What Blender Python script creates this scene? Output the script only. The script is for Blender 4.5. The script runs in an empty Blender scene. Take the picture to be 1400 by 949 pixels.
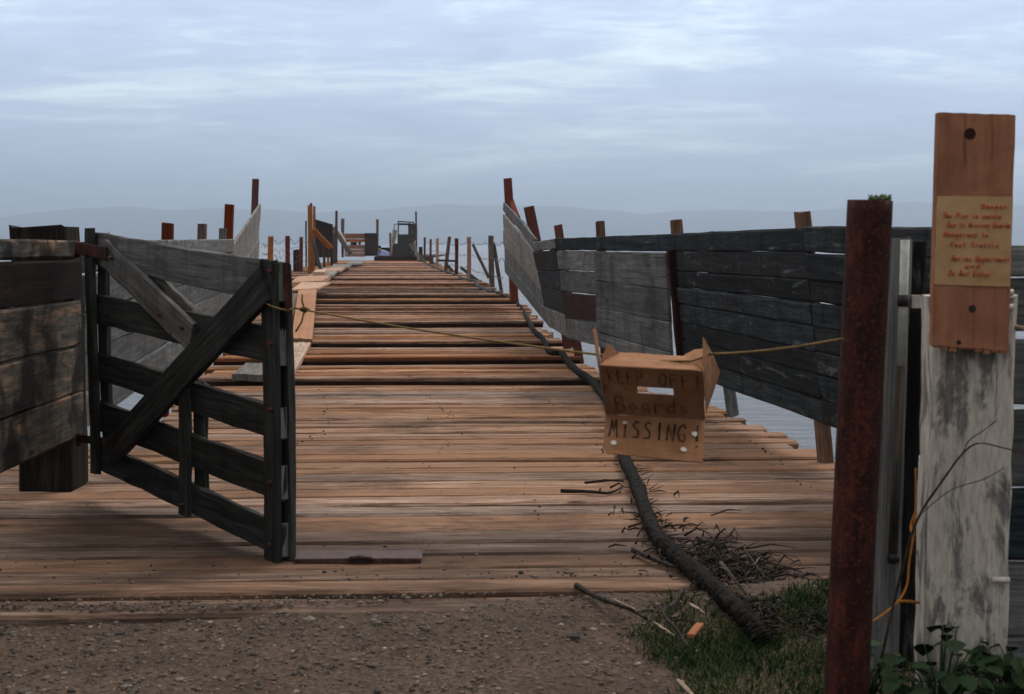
import bpy, math, random
from mathutils import Vector, Matrix, noise as mnoise
R = math.radians
rng = random.Random(11)
sc = bpy.context.scene
COL = sc.collection

# ------------------------------------------------------------------ camera model
F = 1944.0                      # focal length in photo pixels (50 mm on 36 mm film, 1400 px wide)
PITCH = math.atan(141.5 / F)
H = 1.6                         # eye height above the pier deck
CAM = Vector((0, 0, H))
FW = Vector((0, math.cos(PITCH), -math.sin(PITCH)))
UP = Vector((0, math.sin(PITCH), math.cos(PITCH)))
RT = Vector((1, 0, 0))

def ray(u, v):
    return FW + RT * ((u - 700) / F) + UP * (-(v - 474.5) / F)

def Q(u, v, d):                 # point at ground distance d in front of the viewpoint
    r = ray(u, v)
    return CAM + r * (d / r.y)

def P(u, v, z=0.0):             # point on a level plane
    r = ray(u, v)
    return CAM + r * ((z - H) / r.z)

def onplane(u, v, p0, n):
    r = ray(u, v)
    return CAM + r * ((p0 - CAM).dot(n) / r.dot(n))

def lerp(a, b, t):
    return a + (b - a) * t

# ------------------------------------------------------------------ mesh builder
class MB:
    def __init__(self):
        self.v = []; self.f = []; self.wc = []; self.rn = []; self.sm = []
    def add(self, verts, faces, wc, rnd, smooth=False):
        o = len(self.v)
        self.v += [tuple(p) for p in verts]
        self.f += [tuple(i + o for i in f) for f in faces]
        self.wc += [tuple(w) for w in wc]
        self.rn += [rnd] * len(verts)
        self.sm += [smooth] * len(faces)
    def board(self, p0, p1, width, thick, up=Vector((0, 0, 1)), segs=6, wob=0.003, ch=0.005, rnd=None, taper=1.0):
        rnd = rng.random() if rnd is None else rnd
        p0 = Vector(p0); p1 = Vector(p1)
        ax = (p1 - p0); L = ax.length; ax.normalize()
        w = ax.cross(Vector(up)).normalized()
        n = w.cross(ax).normalized()
        hw, ht = width / 2, thick / 2
        c = min(ch, hw * .4, ht * .4)
        sec = [(-hw + c, -ht), (hw - c, -ht), (hw, -ht + c), (hw, ht - c), (hw - c, ht), (-hw + c, ht), (-hw, ht - c), (-hw, -ht + c)]
        verts = []; wc = []; faces = []
        off = rnd * 37.0
        ph = [rng.uniform(0, 6.28) for _ in range(4)]
        for i in range(segs + 1):
            t = i / segs
            s = 1 + (taper - 1) * t
            cen = p0 + ax * (L * t) + w * (wob * math.sin(ph[0] + 3.1 * t)) + n * (wob * math.sin(ph[1] + 4.3 * t))
            for k, (a, b) in enumerate(sec):
                j = wob * .7
                q = cen + w * (a * s + rng.uniform(-j, j)) + n * (b * s + rng.uniform(-j, j) * .5)
                if i in (0, segs):
                    q = q + ax * rng.uniform(-wob, wob) * 1.5
                verts.append(q); wc.append((L * t + off, a + off * .37, b + off * .11))
        m = len(sec)
        for i in range(segs):
            for k in range(m):
                a = i * m + k; b = i * m + (k + 1) % m
                faces.append((a, b, b + m, a + m))
        faces.append(tuple(reversed(range(m))))
        faces.append(tuple(segs * m + k for k in range(m)))
        self.add(verts, faces, wc, rnd)
    def slab(self, c00, c10, c11, c01, t, nu=8, nv=2, rnd=None, jit=0.003, grain_u=True, skip=None, us=None, vs=None, bow=0.0, edge=0.0):
        """bilinear patch c00-c10-c11-c01 with thickness t behind it"""
        rnd = rng.random() if rnd is None else rnd
        c00, c10, c11, c01 = map(Vector, (c00, c10, c11, c01))
        n = (c10 - c00).cross(c01 - c00).normalized()
        if n.dot(CAM - c00) < 0: n = -n
        us = us or [i / nu for i in range(nu + 1)]
        vs = vs or [i / nv for i in range(nv + 1)]
        LU = (c10 - c00).length; LV = (c01 - c00).length
        off = rnd * 37.0
        front = []; back = []; wf = []; wb = []
        for j, b in enumerate(vs):
            for i, a in enumerate(us):
                p = lerp(lerp(c00, c10, a), lerp(c01, c11, a), b)
                e = Vector((rng.uniform(-jit, jit), rng.uniform(-jit, jit), rng.uniform(-jit, jit)))
                p = p + e + n * (bow * 4 * a * (1 - a))
                if edge and b in (0, 1): p = p - n * edge * rng.uniform(.7, 1.3)
                front.append(p); back.append(p - n * t)
                w = (a * LU + off, b * LV + off * .37) if grain_u else (b * LV + off, a * LU + off * .37)
                wf.append((w[0], w[1], off * .11)); wb.append((w[0], w[1], off * .11 - t))
        N = len(front); W = len(us)
        faces = []
        cells = set()
        for j in range(len(vs) - 1):
            for i in range(len(us) - 1):
                if skip and (i, j) in skip: continue
                cells.add((i, j))
        for (i, j) in cells:
            a = j * W + i; q = (a, a + 1, a + 1 + W, a + W)
            faces.append(q); faces.append(tuple(N + x for x in reversed(q)))
            for (di, dj, e0, e1) in ((0, -1, q[0], q[1]), (1, 0, q[1], q[2]), (0, 1, q[2], q[3]), (-1, 0, q[3], q[0])):
                if (i + di, j + dj) not in cells:
                    faces.append((e1, e0, N + e0, N + e1))
        self.add(front + back, faces, wf + wb, rnd)
    def tube(self, pts, rad, sides=8, rnd=None, rough=0.0, cap=True, smooth=True, flat=1.0):
        rnd = rng.random() if rnd is None else rnd
        pts = [Vector(p) for p in pts]
        n = len(pts)
        if not isinstance(rad, (list, tuple)): rad = [rad] * n
        verts = []; wc = []; faces = []
        off = rnd * 37; L = 0
        ref = Vector((0, 0, 1))
        d0 = (pts[1] - pts[0]).normalized()
        if abs(d0.dot(ref)) > .95: ref = Vector((1, 0, 0))
        for i in range(n):
            d = (pts[min(i + 1, n - 1)] - pts[max(i - 1, 0)]).normalized()
            if i: L += (pts[i] - pts[i - 1]).length
            x = d.cross(ref).normalized(); y = x.cross(d).normalized()
            for k in range(sides):
                a = 2 * math.pi * k / sides
                r = rad[i] * (1 + rng.uniform(-rough, rough))
                verts.append(pts[i] + x * math.cos(a) * r + y * math.sin(a) * r * flat)
                wc.append((L + off, math.cos(a) * rad[i] + off * .37, math.sin(a) * rad[i]))
        for i in range(n - 1):
            for k in range(sides):
                a = i * sides + k; b = i * sides + (k + 1) % sides
                faces.append((a, b, b + sides, a + sides))
        ns = len(faces)
        if cap:
            faces.append(tuple(reversed(range(sides)))); faces.append(tuple((n - 1) * sides + k for k in range(sides)))
        o = len(self.sm)
        self.add(verts, faces, wc, rnd, smooth)
        if cap: self.sm[-1] = False; self.sm[-2] = False
    def build(self, name, mat, parent=None):
        me = bpy.data.meshes.new(name)
        me.from_pydata(self.v, [], self.f)
        a = me.attributes.new('wc', 'FLOAT_VECTOR', 'POINT'); a.data.foreach_set('vector', [x for w in self.wc for x in w])
        a = me.attributes.new('rnd', 'FLOAT', 'POINT'); a.data.foreach_set('value', self.rn)
        me.polygons.foreach_set('use_smooth', self.sm)
        me.materials.append(mat)
        me.update()
        o = bpy.data.objects.new(name, me); COL.objects.link(o)
        if parent:
            o.parent = parent
            loc = parent.matrix_basis.translation
            if loc.length > 0:
                me.transform(Matrix.Translation(-loc))
        return o

def tag(o, label=None, cat=None, group=None, kind=None):
    if label: o['label'] = label
    if cat: o['category'] = cat
    if group: o['group'] = group
    if kind: o['kind'] = kind
    return o

def thing(name, loc, label, cat, group=None):
    o = bpy.data.objects.new(name, None); COL.objects.link(o)
    o.location = loc; o.empty_display_size = .2
    return tag(o, label, cat, group)

# ------------------------------------------------------------------ materials
class NT:
    def __init__(self, name):
        self.m = bpy.data.materials.new(name); self.m.use_nodes = True
        self.t = self.m.node_tree; self.t.nodes.clear()
        self.out = self.n('ShaderNodeOutputMaterial')
        self.b = self.n('ShaderNodeBsdfPrincipled')
        self.t.links.new(self.b.outputs[0], self.out.inputs[0])
    def n(self, ty, **kw):
        x = self.t.nodes.new(ty)
        for k, v in kw.items():
            if k.startswith('i_'):
                key = k[2:]; key = int(key) if key.isdigit() else key.replace('_', ' ')
                x.inputs[key].default_value = v
            else: setattr(x, k, v)
        return x
    def l(self, a, b): self.t.links.new(a, b)
    def attr(self, name, out): return self.n('ShaderNodeAttribute', attribute_name=name).outputs[out]
    def mapping(self, vec, scale, loc=(0, 0, 0)):
        m = self.n('ShaderNodeMapping'); m.inputs['Scale'].default_value = scale; m.inputs['Location'].default_value = loc
        self.l(vec, m.inputs['Vector']); return m.outputs[0]
    def noise(self, vec, scale, detail=4, rough=.55, dist=0):
        x = self.n('ShaderNodeTexNoise'); x.inputs['Scale'].default_value = scale; x.inputs['Detail'].default_value = detail
        x.inputs['Roughness'].default_value = rough; x.inputs['Distortion'].default_value = dist
        self.l(vec, x.inputs['Vector']); return x.outputs['Fac']
    def ramp(self, fac, stops, interp='LINEAR'):
        r = self.n('ShaderNodeValToRGB'); cr = r.color_ramp; cr.interpolation = interp
        while len(cr.elements) > len(stops): cr.elements.remove(cr.elements[-1])
        while len(cr.elements) < len(stops): cr.elements.new(1)
        for e, (p, c) in zip(cr.elements, stops):
            e.position = p; e.color = (*c, 1) if len(c) == 3 else c
        self.l(fac, r.inputs[0]); return r.outputs[0]
    def g(self, fac, a, b):
        m = self.n('ShaderNodeMapRange'); m.inputs[1].default_value = a; m.inputs[2].default_value = b
        self.l(fac, m.inputs[0]); return m.outputs[0]
    def math(self, op, a, b=None):
        m = self.n('ShaderNodeMath', operation=op)
        for i, x in enumerate((a, b)):
            if x is None: continue
            if isinstance(x, (int, float)): m.inputs[i].default_value = x
            else: self.l(x, m.inputs[i])
        return m.outputs[0]
    def mix(self, fac, a, b, blend='MIX'):
        m = self.n('ShaderNodeMix', data_type='RGBA', blend_type=blend)
        for s, x in ((m.inputs[0], fac), (m.inputs[6], a), (m.inputs[7], b)):
            if isinstance(x, (int, float)): s.default_value = x
            elif isinstance(x, tuple): s.default_value = (*x, 1)
            else: self.l(x, s)
        return m.outputs[2]
    def bump(self, h, strength, dist):
        b = self.n('ShaderNodeBump'); b.inputs['Strength'].default_value = strength; b.inputs['Distance'].default_value = dist
        self.l(h, b.inputs['Height']); self.l(b.outputs[0], self.b.inputs['Normal'])
    def done(self, col, rough=.85, spec=.25):
        if isinstance(col, tuple): self.b.inputs['Base Color'].default_value = (*col, 1)
        else: self.l(col, self.b.inputs['Base Color'])
        if isinstance(rough, (int, float)): self.b.inputs['Roughness'].default_value = rough
        else: self.l(rough, self.b.inputs['Roughness'])
        self.b.inputs['Specular IOR Level'].default_value = spec
        return self.m

def wood(name, dark, mid, light, stain=(.02, .018, .016), stain_amt=.5, var=.35, stain_scale=.7, grain=1.0, rough=.9, worn=None, worn_amt=0, knots=True, tint=None, spec=.08, drip=0, streaks=.55, blotch=0, patches=(), checks=0):
    k = NT(name)
    wc = k.attr('wc', 'Vector'); rn = k.attr('rnd', 'Fac')
    geo = k.n('ShaderNodeNewGeometry').outputs['Position']
    g1 = k.noise(k.mapping(wc, (1.7, 26 * grain, 26 * grain)), 1.0, 8, .7, .5)
    g2 = k.noise(k.mapping(wc, (3.0, 90 * grain, 90 * grain)), 1.0, 3, .6)
    big = k.noise(k.mapping(wc, (1.1, 3.2, 3.2)), 1.0, 4, .6, .6)
    fac = k.math('ADD', k.math('MULTIPLY', g1, .62), k.math('MULTIPLY', g2, .38))
    col = k.ramp(fac, [(.35, dark), (.5, mid), (.64, light)])
    # board to board difference
    h = k.n('ShaderNodeHueSaturation')
    k.l(col, h.inputs['Color'])
    k.l(k.math('ADD', k.math('MULTIPLY', rn, 2 * var), 1 - var), h.inputs['Value'])
    k.l(k.math('ADD', k.math('MULTIPLY', k.math('FRACT', k.math('MULTIPLY', rn, 7.31)), .6), .7), h.inputs['Saturation'])
    col = h.outputs[0]
    if tint:
        col = k.mix(k.g(k.math('FRACT', k.math('MULTIPLY', rn, 3.77)), .55, 1.0), col, tint)
    if worn:
        wn = k.g(k.noise(k.mapping(wc, (1.6, 9, 9)), 1.0, 6, .7, .5), .62 - worn_amt, .74 - worn_amt)
        col = k.mix(wn, col, worn)
    # stains with shapes of their own
    st = k.noise(geo, stain_scale, 6, .68, .8)
    stm = k.g(st, .5, .68)
    col = k.mix(k.math('MULTIPLY', stm, stain_amt), col, stain)
    streak = k.g(k.noise(k.mapping(wc, (.45, 14, 14), (5, 3, 1)), 1.0, 5, .7), .58, .72)
    col = k.mix(k.math('MULTIPLY', streak, streaks), col, stain)
    if checks:
        ck = k.g(k.noise(k.mapping(wc, (3.2, 24, 24), (9, 2, 7)), 1.0, 7, .75, .5), .57, .62)
        col = k.mix(k.math('MULTIPLY', ck, checks), col, dark)
        ck2 = k.g(k.noise(k.mapping(wc, (6.5, 34, 34), (1, 6, 3)), 1.0, 6, .75, .4), .61, .65)
        col = k.mix(k.math('MULTIPLY', ck2, checks), col, stain)
        lt = k.g(k.noise(k.mapping(wc, (2.4, 17, 17), (4, 4, 9)), 1.0, 7, .75, .5), .58, .66)
        col = k.mix(k.math('MULTIPLY', lt, checks * .7), col, light)
    if blotch:
        bl = k.g(k.noise(geo, 3.1, 3, .5, .4), .50, .60)
        col = k.mix(k.math('MULTIPLY', bl, blotch), col, stain)
    for (px, py, rx, ry, amt) in patches:
        # dirt trodden and washed on to the planks, a ragged stain
        d = k.n('ShaderNodeVectorMath', operation='LENGTH')
        k.l(k.mapping(geo, (1 / rx, 1 / ry, 0), (-px / rx, -py / ry, 0)), d.inputs[0])
        rag = k.math('ADD', k.math('MULTIPLY', d.outputs['Value'], .55), k.noise(k.mapping(geo, (1.6, 7.5, 1)), 1.0, 7, .72, .6))
        col = k.mix(k.math('MULTIPLY', k.g(rag, 1.0, .62), amt), col, (.038, .025, .019))
    if drip:
        dr = k.g(k.noise(k.mapping(geo, (5.5, 5.5, .7)), 1.0, 6, .72, .5), .50, .66)
        col = k.mix(k.math('MULTIPLY', dr, drip), col, stain)
        dl = k.g(k.noise(k.mapping(geo, (7, 7, 1.3), (3, 8, 2)), 1.0, 6, .75, .6), .60, .70)
        col = k.mix(k.math('MULTIPLY', dl, drip * .7), col, light)
    if knots:
        vo = k.n('ShaderNodeTexVoronoi'); vo.inputs['Scale'].default_value = 1.0
        k.l(k.mapping(wc, (1.7, 5.5, 5.5)), vo.inputs['Vector'])
        kn = k.g(vo.outputs['Distance'], .13, .05)
        col = k.mix(k.math('MULTIPLY', kn, .75), col, stain)
    cr = k.g(g2, .30, .38)
    col = k.mix(k.math('MULTIPLY', k.math('SUBTRACT', 1.0, cr), .5), col, stain)
    k.bump(k.math('ADD', fac, k.math('MULTIPLY', big, .5)), .55, .012)
    return k.done(col, rough, spec)

M = {}
M['deck'] = wood('deck_wood', (.066, .033, .022), (.228, .135, .090), (.44, .32, .24), (.026, .015, .011), .72, .28, .55, 1.0, tint=(.23, .125, .074), streaks=.7, checks=.6, patches=[(0, 6.2, 6.0, .45, .8), (.2, 7.2, 6.5, 1.35, .5), (2.1, 7.3, 1.7, 1.7, .85), (-2.3, 8.0, 1.6, .9, .8), (-.1, 7.2, 1.2, .35, .6)])
M['deck_raw'] = wood('raised_plank_wood', (.075, .033, .019), (.255, .140, .084), (.46, .305, .21), (.018, .009, .006), .35, .36, .4, 1.0, tint=(.19, .070, .032), streaks=.85, checks=.7)
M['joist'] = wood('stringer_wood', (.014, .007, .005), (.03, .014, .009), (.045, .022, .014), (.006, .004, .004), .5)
M['dark'] = wood('tarred_fence_wood', (.009, .0115, .0125), (.020, .025, .0275), (.046, .053, .056), (.006, .005, .005), .5, .45, 1.6, .8, worn=(.13, .145, .15), worn_amt=.03, drip=.65, tint=(.020, .016, .0155))
M['grey'] = wood('grey_fence_wood', (.062, .065, .067), (.122, .126, .127), (.20, .20, .196), (.024, .025, .026), .6, .33, 1.1, .8, worn=(.21, .21, .20), worn_amt=.0, drip=.55)
M['palegrey'] = wood('pale_fence_wood', (.11, .105, .10), (.18, .172, .16), (.27, .26, .24), (.045, .043, .042), .45, .2, 1.1, .8, drip=.5)
M['maroon'] = wood('maroon_wood', (.016, .007, .006), (.03, .011, .009), (.045, .017, .014), (.008, .005, .005), .4, .15)
M['gate'] = wood('gate_wood', (.012, .013, .012), (.028, .029, .027), (.062, .063, .059), (.007, .005, .005), .4, .25, 1.2, .8, drip=.35)
M['gate_grey'] = wood('gate_grey_wood', (.045, .044, .042), (.088, .085, .081), (.145, .140, .133), (.018, .016, .016), .6, .2, 1.2, .8, drip=.5)
M['leftfence'] = wood('mottled_fence_wood', (.028, .027, .024), (.062, .058, .050), (.115, .105, .09), (.010, .009, .009), .95, .25, 2.1, .7, worn=(.21, .135, .09), worn_amt=.11, drip=.4, blotch=.85)
M['leftdark'] = wood('black_fence_wood', (.006, .0035, .003), (.012, .007, .006), (.022, .013, .010), (.004, .003, .003), .4, .2, 1.4, .8, worn=(.07, .035, .022), worn_amt=-.02)
M['pile'] = wood('old_pile_wood', (.030, .024, .019), (.066, .055, .045), (.115, .098, .082), (.012, .009, .008), .6, .15, 1.3, .8)
M['thickpost'] = wood('dark_post_wood', (.007, .005, .0045), (.015, .012, .010), (.045, .040, .033), (.007, .005, .004), .6, .1, 1.3, .8, drip=.4)
M['redpost'] = wood('red_stained_post_wood', (.06, .017, .011), (.105, .029, .017), (.15, .047, .028), (.025, .010, .008), .3, .2, 1.2, .8)
M['brownpost'] = wood('brown_post_wood', (.07, .040, .028), (.13, .078, .054), (.20, .13, .095), (.03, .017, .013), .35, .35, 1.2, .8)
M['orangepost'] = wood('orange_timber', (.17, .075, .033), (.30, .135, .060), (.39, .20, .10), (.05, .022, .014), .3, .15, 1.0, .8)
M['darkpanel'] = wood('dark_plywood', (.022, .010, .006), (.040, .019, .011), (.06, .030, .019), (.010, .007, .006), .3, .1, .9, .4)
M['plank_pale'] = wood('loose_plank_wood', (.21, .125, .082), (.36, .235, .165), (.48, .35, .27), (.06, .03, .02), .3, .2, 1.0, .8, tint=(.36, .19, .11))
M['sign'] = wood('sign_board_wood', (.25, .088, .034), (.31, .115, .045), (.37, .145, .06), (.08, .028, .013), .4, .05, 3.1, .5, knots=False, streaks=.25)

def plain(name, cols, scale=8, rough=.85, spec=.12, bump=(.3, .004), detail=5, metallic=0):
    k = NT(name)
    geo = k.n('ShaderNodeNewGeometry').outputs['Position']
    n = k.noise(geo, scale, detail, .62, .3)
    m = len(cols)
    col = k.ramp(n, [(.32 + .36 * i / max(1, m - 1), c) for i, c in enumerate(cols)])
    n2 = k.noise(geo, scale * 7, 3, .6)
    if bump: k.bump(k.math('ADD', n, n2), *bump)
    k.b.inputs['Metallic'].default_value = metallic
    return k.done(col, rough, spec)

def rust():
    k = NT('rusty_pipe_metal')
    geo = k.n('ShaderNodeNewGeometry').outputs['Position']
    n = k.math('ADD', k.math('MULTIPLY', k.noise(k.mapping(geo, (14, 14, 6)), 1, 6, .7, .6), .6), k.math('MULTIPLY', k.noise(k.mapping(geo, (16, 16, 1.1), (2, 1, 0)), 1, 5, .65, .4), .4))
    f = k.noise(geo, 75, 4, .65)
    col = k.ramp(n, [(.34, (.011, .004, .004)), (.49, (.026, .008, .006)), (.60, (.075, .018, .012)), (.72, (.12, .032, .02))])
    col = k.mix(k.g(f, .56, .66), col, (.095, .027, .017))
    col = k.mix(k.g(f, .42, .34), col, (.010, .005, .004))
    k.bump(k.math('ADD', n, f), .6, .006)
    return k.done(col, .8, .15)
M['rust'] = rust()

def peel():
    k = NT('peeling_white_paint_wood')
    wc = k.attr('wc', 'Vector')
    a = k.noise(k.mapping(wc, (2.6, 7, 7)), 1, 7, .7, .7)
    b = k.noise(k.mapping(wc, (14, 60, 60)), 1, 4, .65)
    s = k.noise(k.mapping(wc, (.8, 16, 16)), 1, 5, .7, .3)
    paint = k.ramp(b, [(.3, (.33, .295, .245)), (.7, (.54, .495, .43))])
    bare = k.ramp(b, [(.3, (.085, .082, .072)), (.7, (.21, .20, .18))])
    fac = k.g(k.math('ADD', k.math('MULTIPLY', a, .62), k.math('MULTIPLY', s, .38)), .556, .497)
    col = k.mix(fac, bare, paint)
    crk = k.g(k.noise(k.mapping(wc, (.5, 22, 22), (3, 1, 2)), 1, 6, .7), .62, .70)
    col = k.mix(k.math('MULTIPLY', crk, .8), col, (.025, .022, .02))
    k.bump(k.math('ADD', fac, b), .5, .006)
    return k.done(col, .8, .2)
M['peel'] = peel()

M['cardboard'] = plain('cardboard', [(.165, .075, .035), (.24, .118, .060), (.30, .16, .088)], 7, .85, .1, (.1, .002))
M['paper'] = plain('tan_paper', [(.36, .215, .10), (.41, .255, .125), (.45, .29, .15)], 14, .85, .1, None)
M['redink'] = plain('red_ink', [(.58, .10, .055), (.66, .15, .09)], 60, .6, .2, None)
M['blackink'] = plain('black_marker', [(.012, .007, .005), (.022, .012, .008)], 40, .5, .3, None)
M['whitetape'] = plain('white_paper_spot', [(.5, .46, .41), (.68, .64, .59)], 30, .8, .2, None)
M['hose'] = plain('old_rubber_hose', [(.003, .0025, .002), (.007, .006, .005), (.022, .017, .013)], 30, .85, .1, (.6, .01))
M['hosefar'] = plain('green_hose', [(.014, .018, .018), (.028, .034, .032), (.05, .055, .05)], 9, .85, .1, (.4, .01))
M['rope'] = plain('yellow_rope', [(.08, .048, .016), (.15, .092, .03), (.23, .15, .055)], 90, .8, .2, (.5, .003))
M['rope_orange'] = plain('orange_rope', [(.22, .075, .010), (.36, .14, .02)], 90, .8, .2, None)
M['twig'] = plain('twig_bark', [(.008, .006, .005), (.020, .015, .011), (.05, .038, .029)], 40, .9, .2, (.4, .003))
M['twig_pale'] = plain('pale_splinter', [(.12, .08, .06), (.30, .225, .17)], 50, .9, .2, None)
M['chip'] = plain('orange_wood_chip', [(.20, .065, .025), (.30, .115, .05)], 50, .9, .2, None)
M['steel'] = plain('rusted_bar_metal', [(.022, .012, .010), (.045, .022, .018), (.085, .04, .030)], 18, .65, .4, (.3, .004), metallic=.3)
M['bolt'] = plain('rusty_bolt_metal', [(.035, .012, .008), (.08, .026, .017)], 60, .7, .3, None, metallic=.2)
M['whitepipe'] = plain('pale_painted_pipe', [(.26, .27, .25), (.36, .37, .345), (.42, .42, .40)], 26, .6, .3, (.15, .002))
M['blackpaint'] = plain('black_clamp', [(.01, .008, .008), (.022, .018, .017)], 20, .6, .3, None)
M['pebble_dull'] = None
M['wire'] = plain('barbed_wire_metal', [(.03, .022, .018), (.06, .04, .032)], 30, .7, .3, None)
M['tarp'] = plain('blue_tarp', [(.10, .12, .30), (.17, .20, .42), (.34, .36, .50)], 1.2, .6, .3, (.4, .1))
M['yellow'] = plain('yellow_cloth', [(.42, .27, .06), (.55, .38, .12)], 2, .8, .2, None)
M['machine'] = plain('dark_machine_paint', [(.018, .008, .006), (.034, .015, .012), (.055, .026, .02)], .9, .6, .35, None)
M['machine_green'] = plain('green_grey_steel', [(.020, .024, .022), (.030, .034, .031)], .8, .6, .35, None)
M['tan'] = plain('tan_panel', [(.20, .17, .12), (.30, .26, .19)], 1.5, .8, .2, None)
M['netting'] = plain('hanging_net', [(.03, .03, .026), (.07, .066, .055), (.16, .14, .12)], 3.5, .9, .1, (.6, .1))
M['cratewood'] = wood('crate_wood', (.17, .07, .035), (.30, .125, .06), (.40, .20, .11), (.04, .018, .012), .35, .25, .9, .4)
M['leaf'] = plain('weed_leaf', [(.007, .017, .005), (.013, .031, .009), (.022, .046, .013)], 12, .75, .15, (.2, .004))
M['moss'] = plain('moss', [(.05, .08, .03), (.10, .14, .06)], 40, .9, .1, None)
M['knob'] = plain('white_insulator', [(.38, .34, .31), (.5, .46, .43)], 60, .5, .4, None)

def grassmat():
    k = NT('grass_blades')
    rn = k.attr('rnd', 'Fac')
    col = k.ramp(rn, [(0, (.008, .020, .004)), (.45, (.017, .042, .008)), (.8, (.034, .066, .013)), (1, (.09, .08, .03))])
    return k.done(col, .8, .1)
M['grass'] = grassmat()

def pebmat():
    k = NT('gravel_stones')
    rn = k.attr('rnd', 'Fac')
    geo = k.n('ShaderNodeNewGeometry').outputs['Position']
    col = k.ramp(rn, [(0, (.035, .034, .033)), (.3, (.082, .068, .058)), (.6, (.12, .097, .08)), (.9, (.165, .138, .115)), (.98, (.25, .205, .16)), (1, (.34, .285, .23))])
    n = k.noise(geo, 90, 4, .6)
    col = k.mix(k.math('MULTIPLY', k.g(n, .35, .65), .35), col, (.09, .068, .055))
    return k.done(col, .9, .1)
M['pebble'] = pebmat()

def groundmat():
    k = NT('dirt_and_gravel')
    geo = k.n('ShaderNodeNewGeometry').outputs['Position']
    a = k.noise(geo, 1.6, 6, .65, .5)
    b = k.noise(geo, 38, 6, .7)
    c = k.noise(geo, 130, 3, .6)
    col = k.ramp(b, [(.3, (.034, .026, .021)), (.5, (.088, .063, .048)), (.7, (.155, .114, .087))])
    col = k.mix(k.math('MULTIPLY', k.g(a, .45, .62), .45), col, (.046, .036, .029))
    vo = k.n('ShaderNodeTexVoronoi'); vo.inputs['Scale'].default_value = 60; k.l(geo, vo.inputs['Vector'])
    col = k.mix(k.math('MULTIPLY', k.g(vo.outputs['Distance'], .25, .12), .5), col, vo.outputs['Color'], 'SOFT_LIGHT')
    k.bump(k.math('ADD', b, c), .8, .012)
    return k.done(col, .95, .05)
M['ground'] = groundmat()

def watermat():
    k = NT('sea_water')
    geo = k.n('ShaderNodeNewGeometry').outputs['Position']
    a = k.noise(k.mapping(geo, (.7, 2.6, 1)), 1, 6, .6, .6)
    b = k.noise(k.mapping(geo, (.03, .09, 1)), 1, 4, .55, .3)
    c = k.noise(k.mapping(geo, (2.4, 5.5, 1)), 1, 3, .6, .3)
    k.bump(k.math('ADD', k.math('ADD', a, k.math('MULTIPLY', b, 2.0)), k.math('MULTIPLY', c, .25)), .9, .55)
    k.b.inputs['IOR'].default_value = 1.33
    return k.done((.12, .13, .145), .18, .5)
M['water'] = watermat()

def hillmat():
    k = NT('hill_scrub')
    geo = k.n('ShaderNodeNewGeometry').outputs['Position']
    n = k.noise(geo, .004, 8, .6)
    return k.done(k.ramp(n, [(.35, (.035, .045, .035)), (.65, (.09, .085, .065))]), .95, .1)
M['hill'] = hillmat()

# ------------------------------------------------------------------ SETTING
def fbm(x, y, s, o=4):
    return mnoise.fractal(Vector((x * s, y * s, 3.7)), 1.0, 2.0, o)

def shore_edge(x):                # where the dirt ends against the first planks
    e = 6.10
    if x > -1.2: e += .42 * min(1, (x + 1.2) / 1.6)
    return e + .09 * mnoise.noise(Vector((x * 2.3, 1.1, 0))) + .035 * mnoise.noise(Vector((x * 9, 4.1, 0)))

def ground_z(x, y):
    e = shore_edge(x)
    z = -.055 + .035 * fbm(x, y, 1.1) + .010 * fbm(x, y, 7)
    if x > -1.2:
        r = min(1, (x + 1.2) / 1.6)
        near = max(0, 1 - abs(y - (e - .25)) / .6)
        z += r * near * .085
    if x > .7: z += .05 * min(1, (x - .7))
    if y > e:
        t = y - e
        z -= min(.12, t * .9) + max(0, t - .4) * .7
    return max(z, -6.0)

def build_ground():
    xs = [-400, -120, -40, -15, -8, -5] + [-4 + i * .05 for i in range(0, 161)] + [5, 8, 15, 40, 120, 400]
    ys = [-400, -100, -30, -8, 0, 2, 3.5, 4.2] + [4.5 + i * .04 for i in range(0, 63)] + [7.3, 8, 9, 11, 14, 30, 100, 400, 9000]
    mb = MB(); v = []; f = []
    for y in ys:
        for x in xs: v.append((x, y, ground_z(x, y)))
    W = len(xs)
    for j in range(len(ys) - 1):
        for i in range(W - 1):
            a = j * W + i; f.append((a, a + 1, a + 1 + W, a + W))
    mb.add(v, f, v, .5, True)
    tag(mb.build('ground', M['ground']), kind='structure')
build_ground()

WZ = -2.6
def sheet(name, mat, x0, x1, y0, y1, z):
    mb = MB(); v = [(x0, y0, z), (x1, y0, z), (x1, y1, z), (x0, y1, z)]
    mb.add(v, [(0, 1, 2, 3)], v, .5)
    return tag(mb.build(name, mat), kind='structure')
sheet('water', M['water'], -9000, 9000, 6.9, 9000, WZ)

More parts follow.
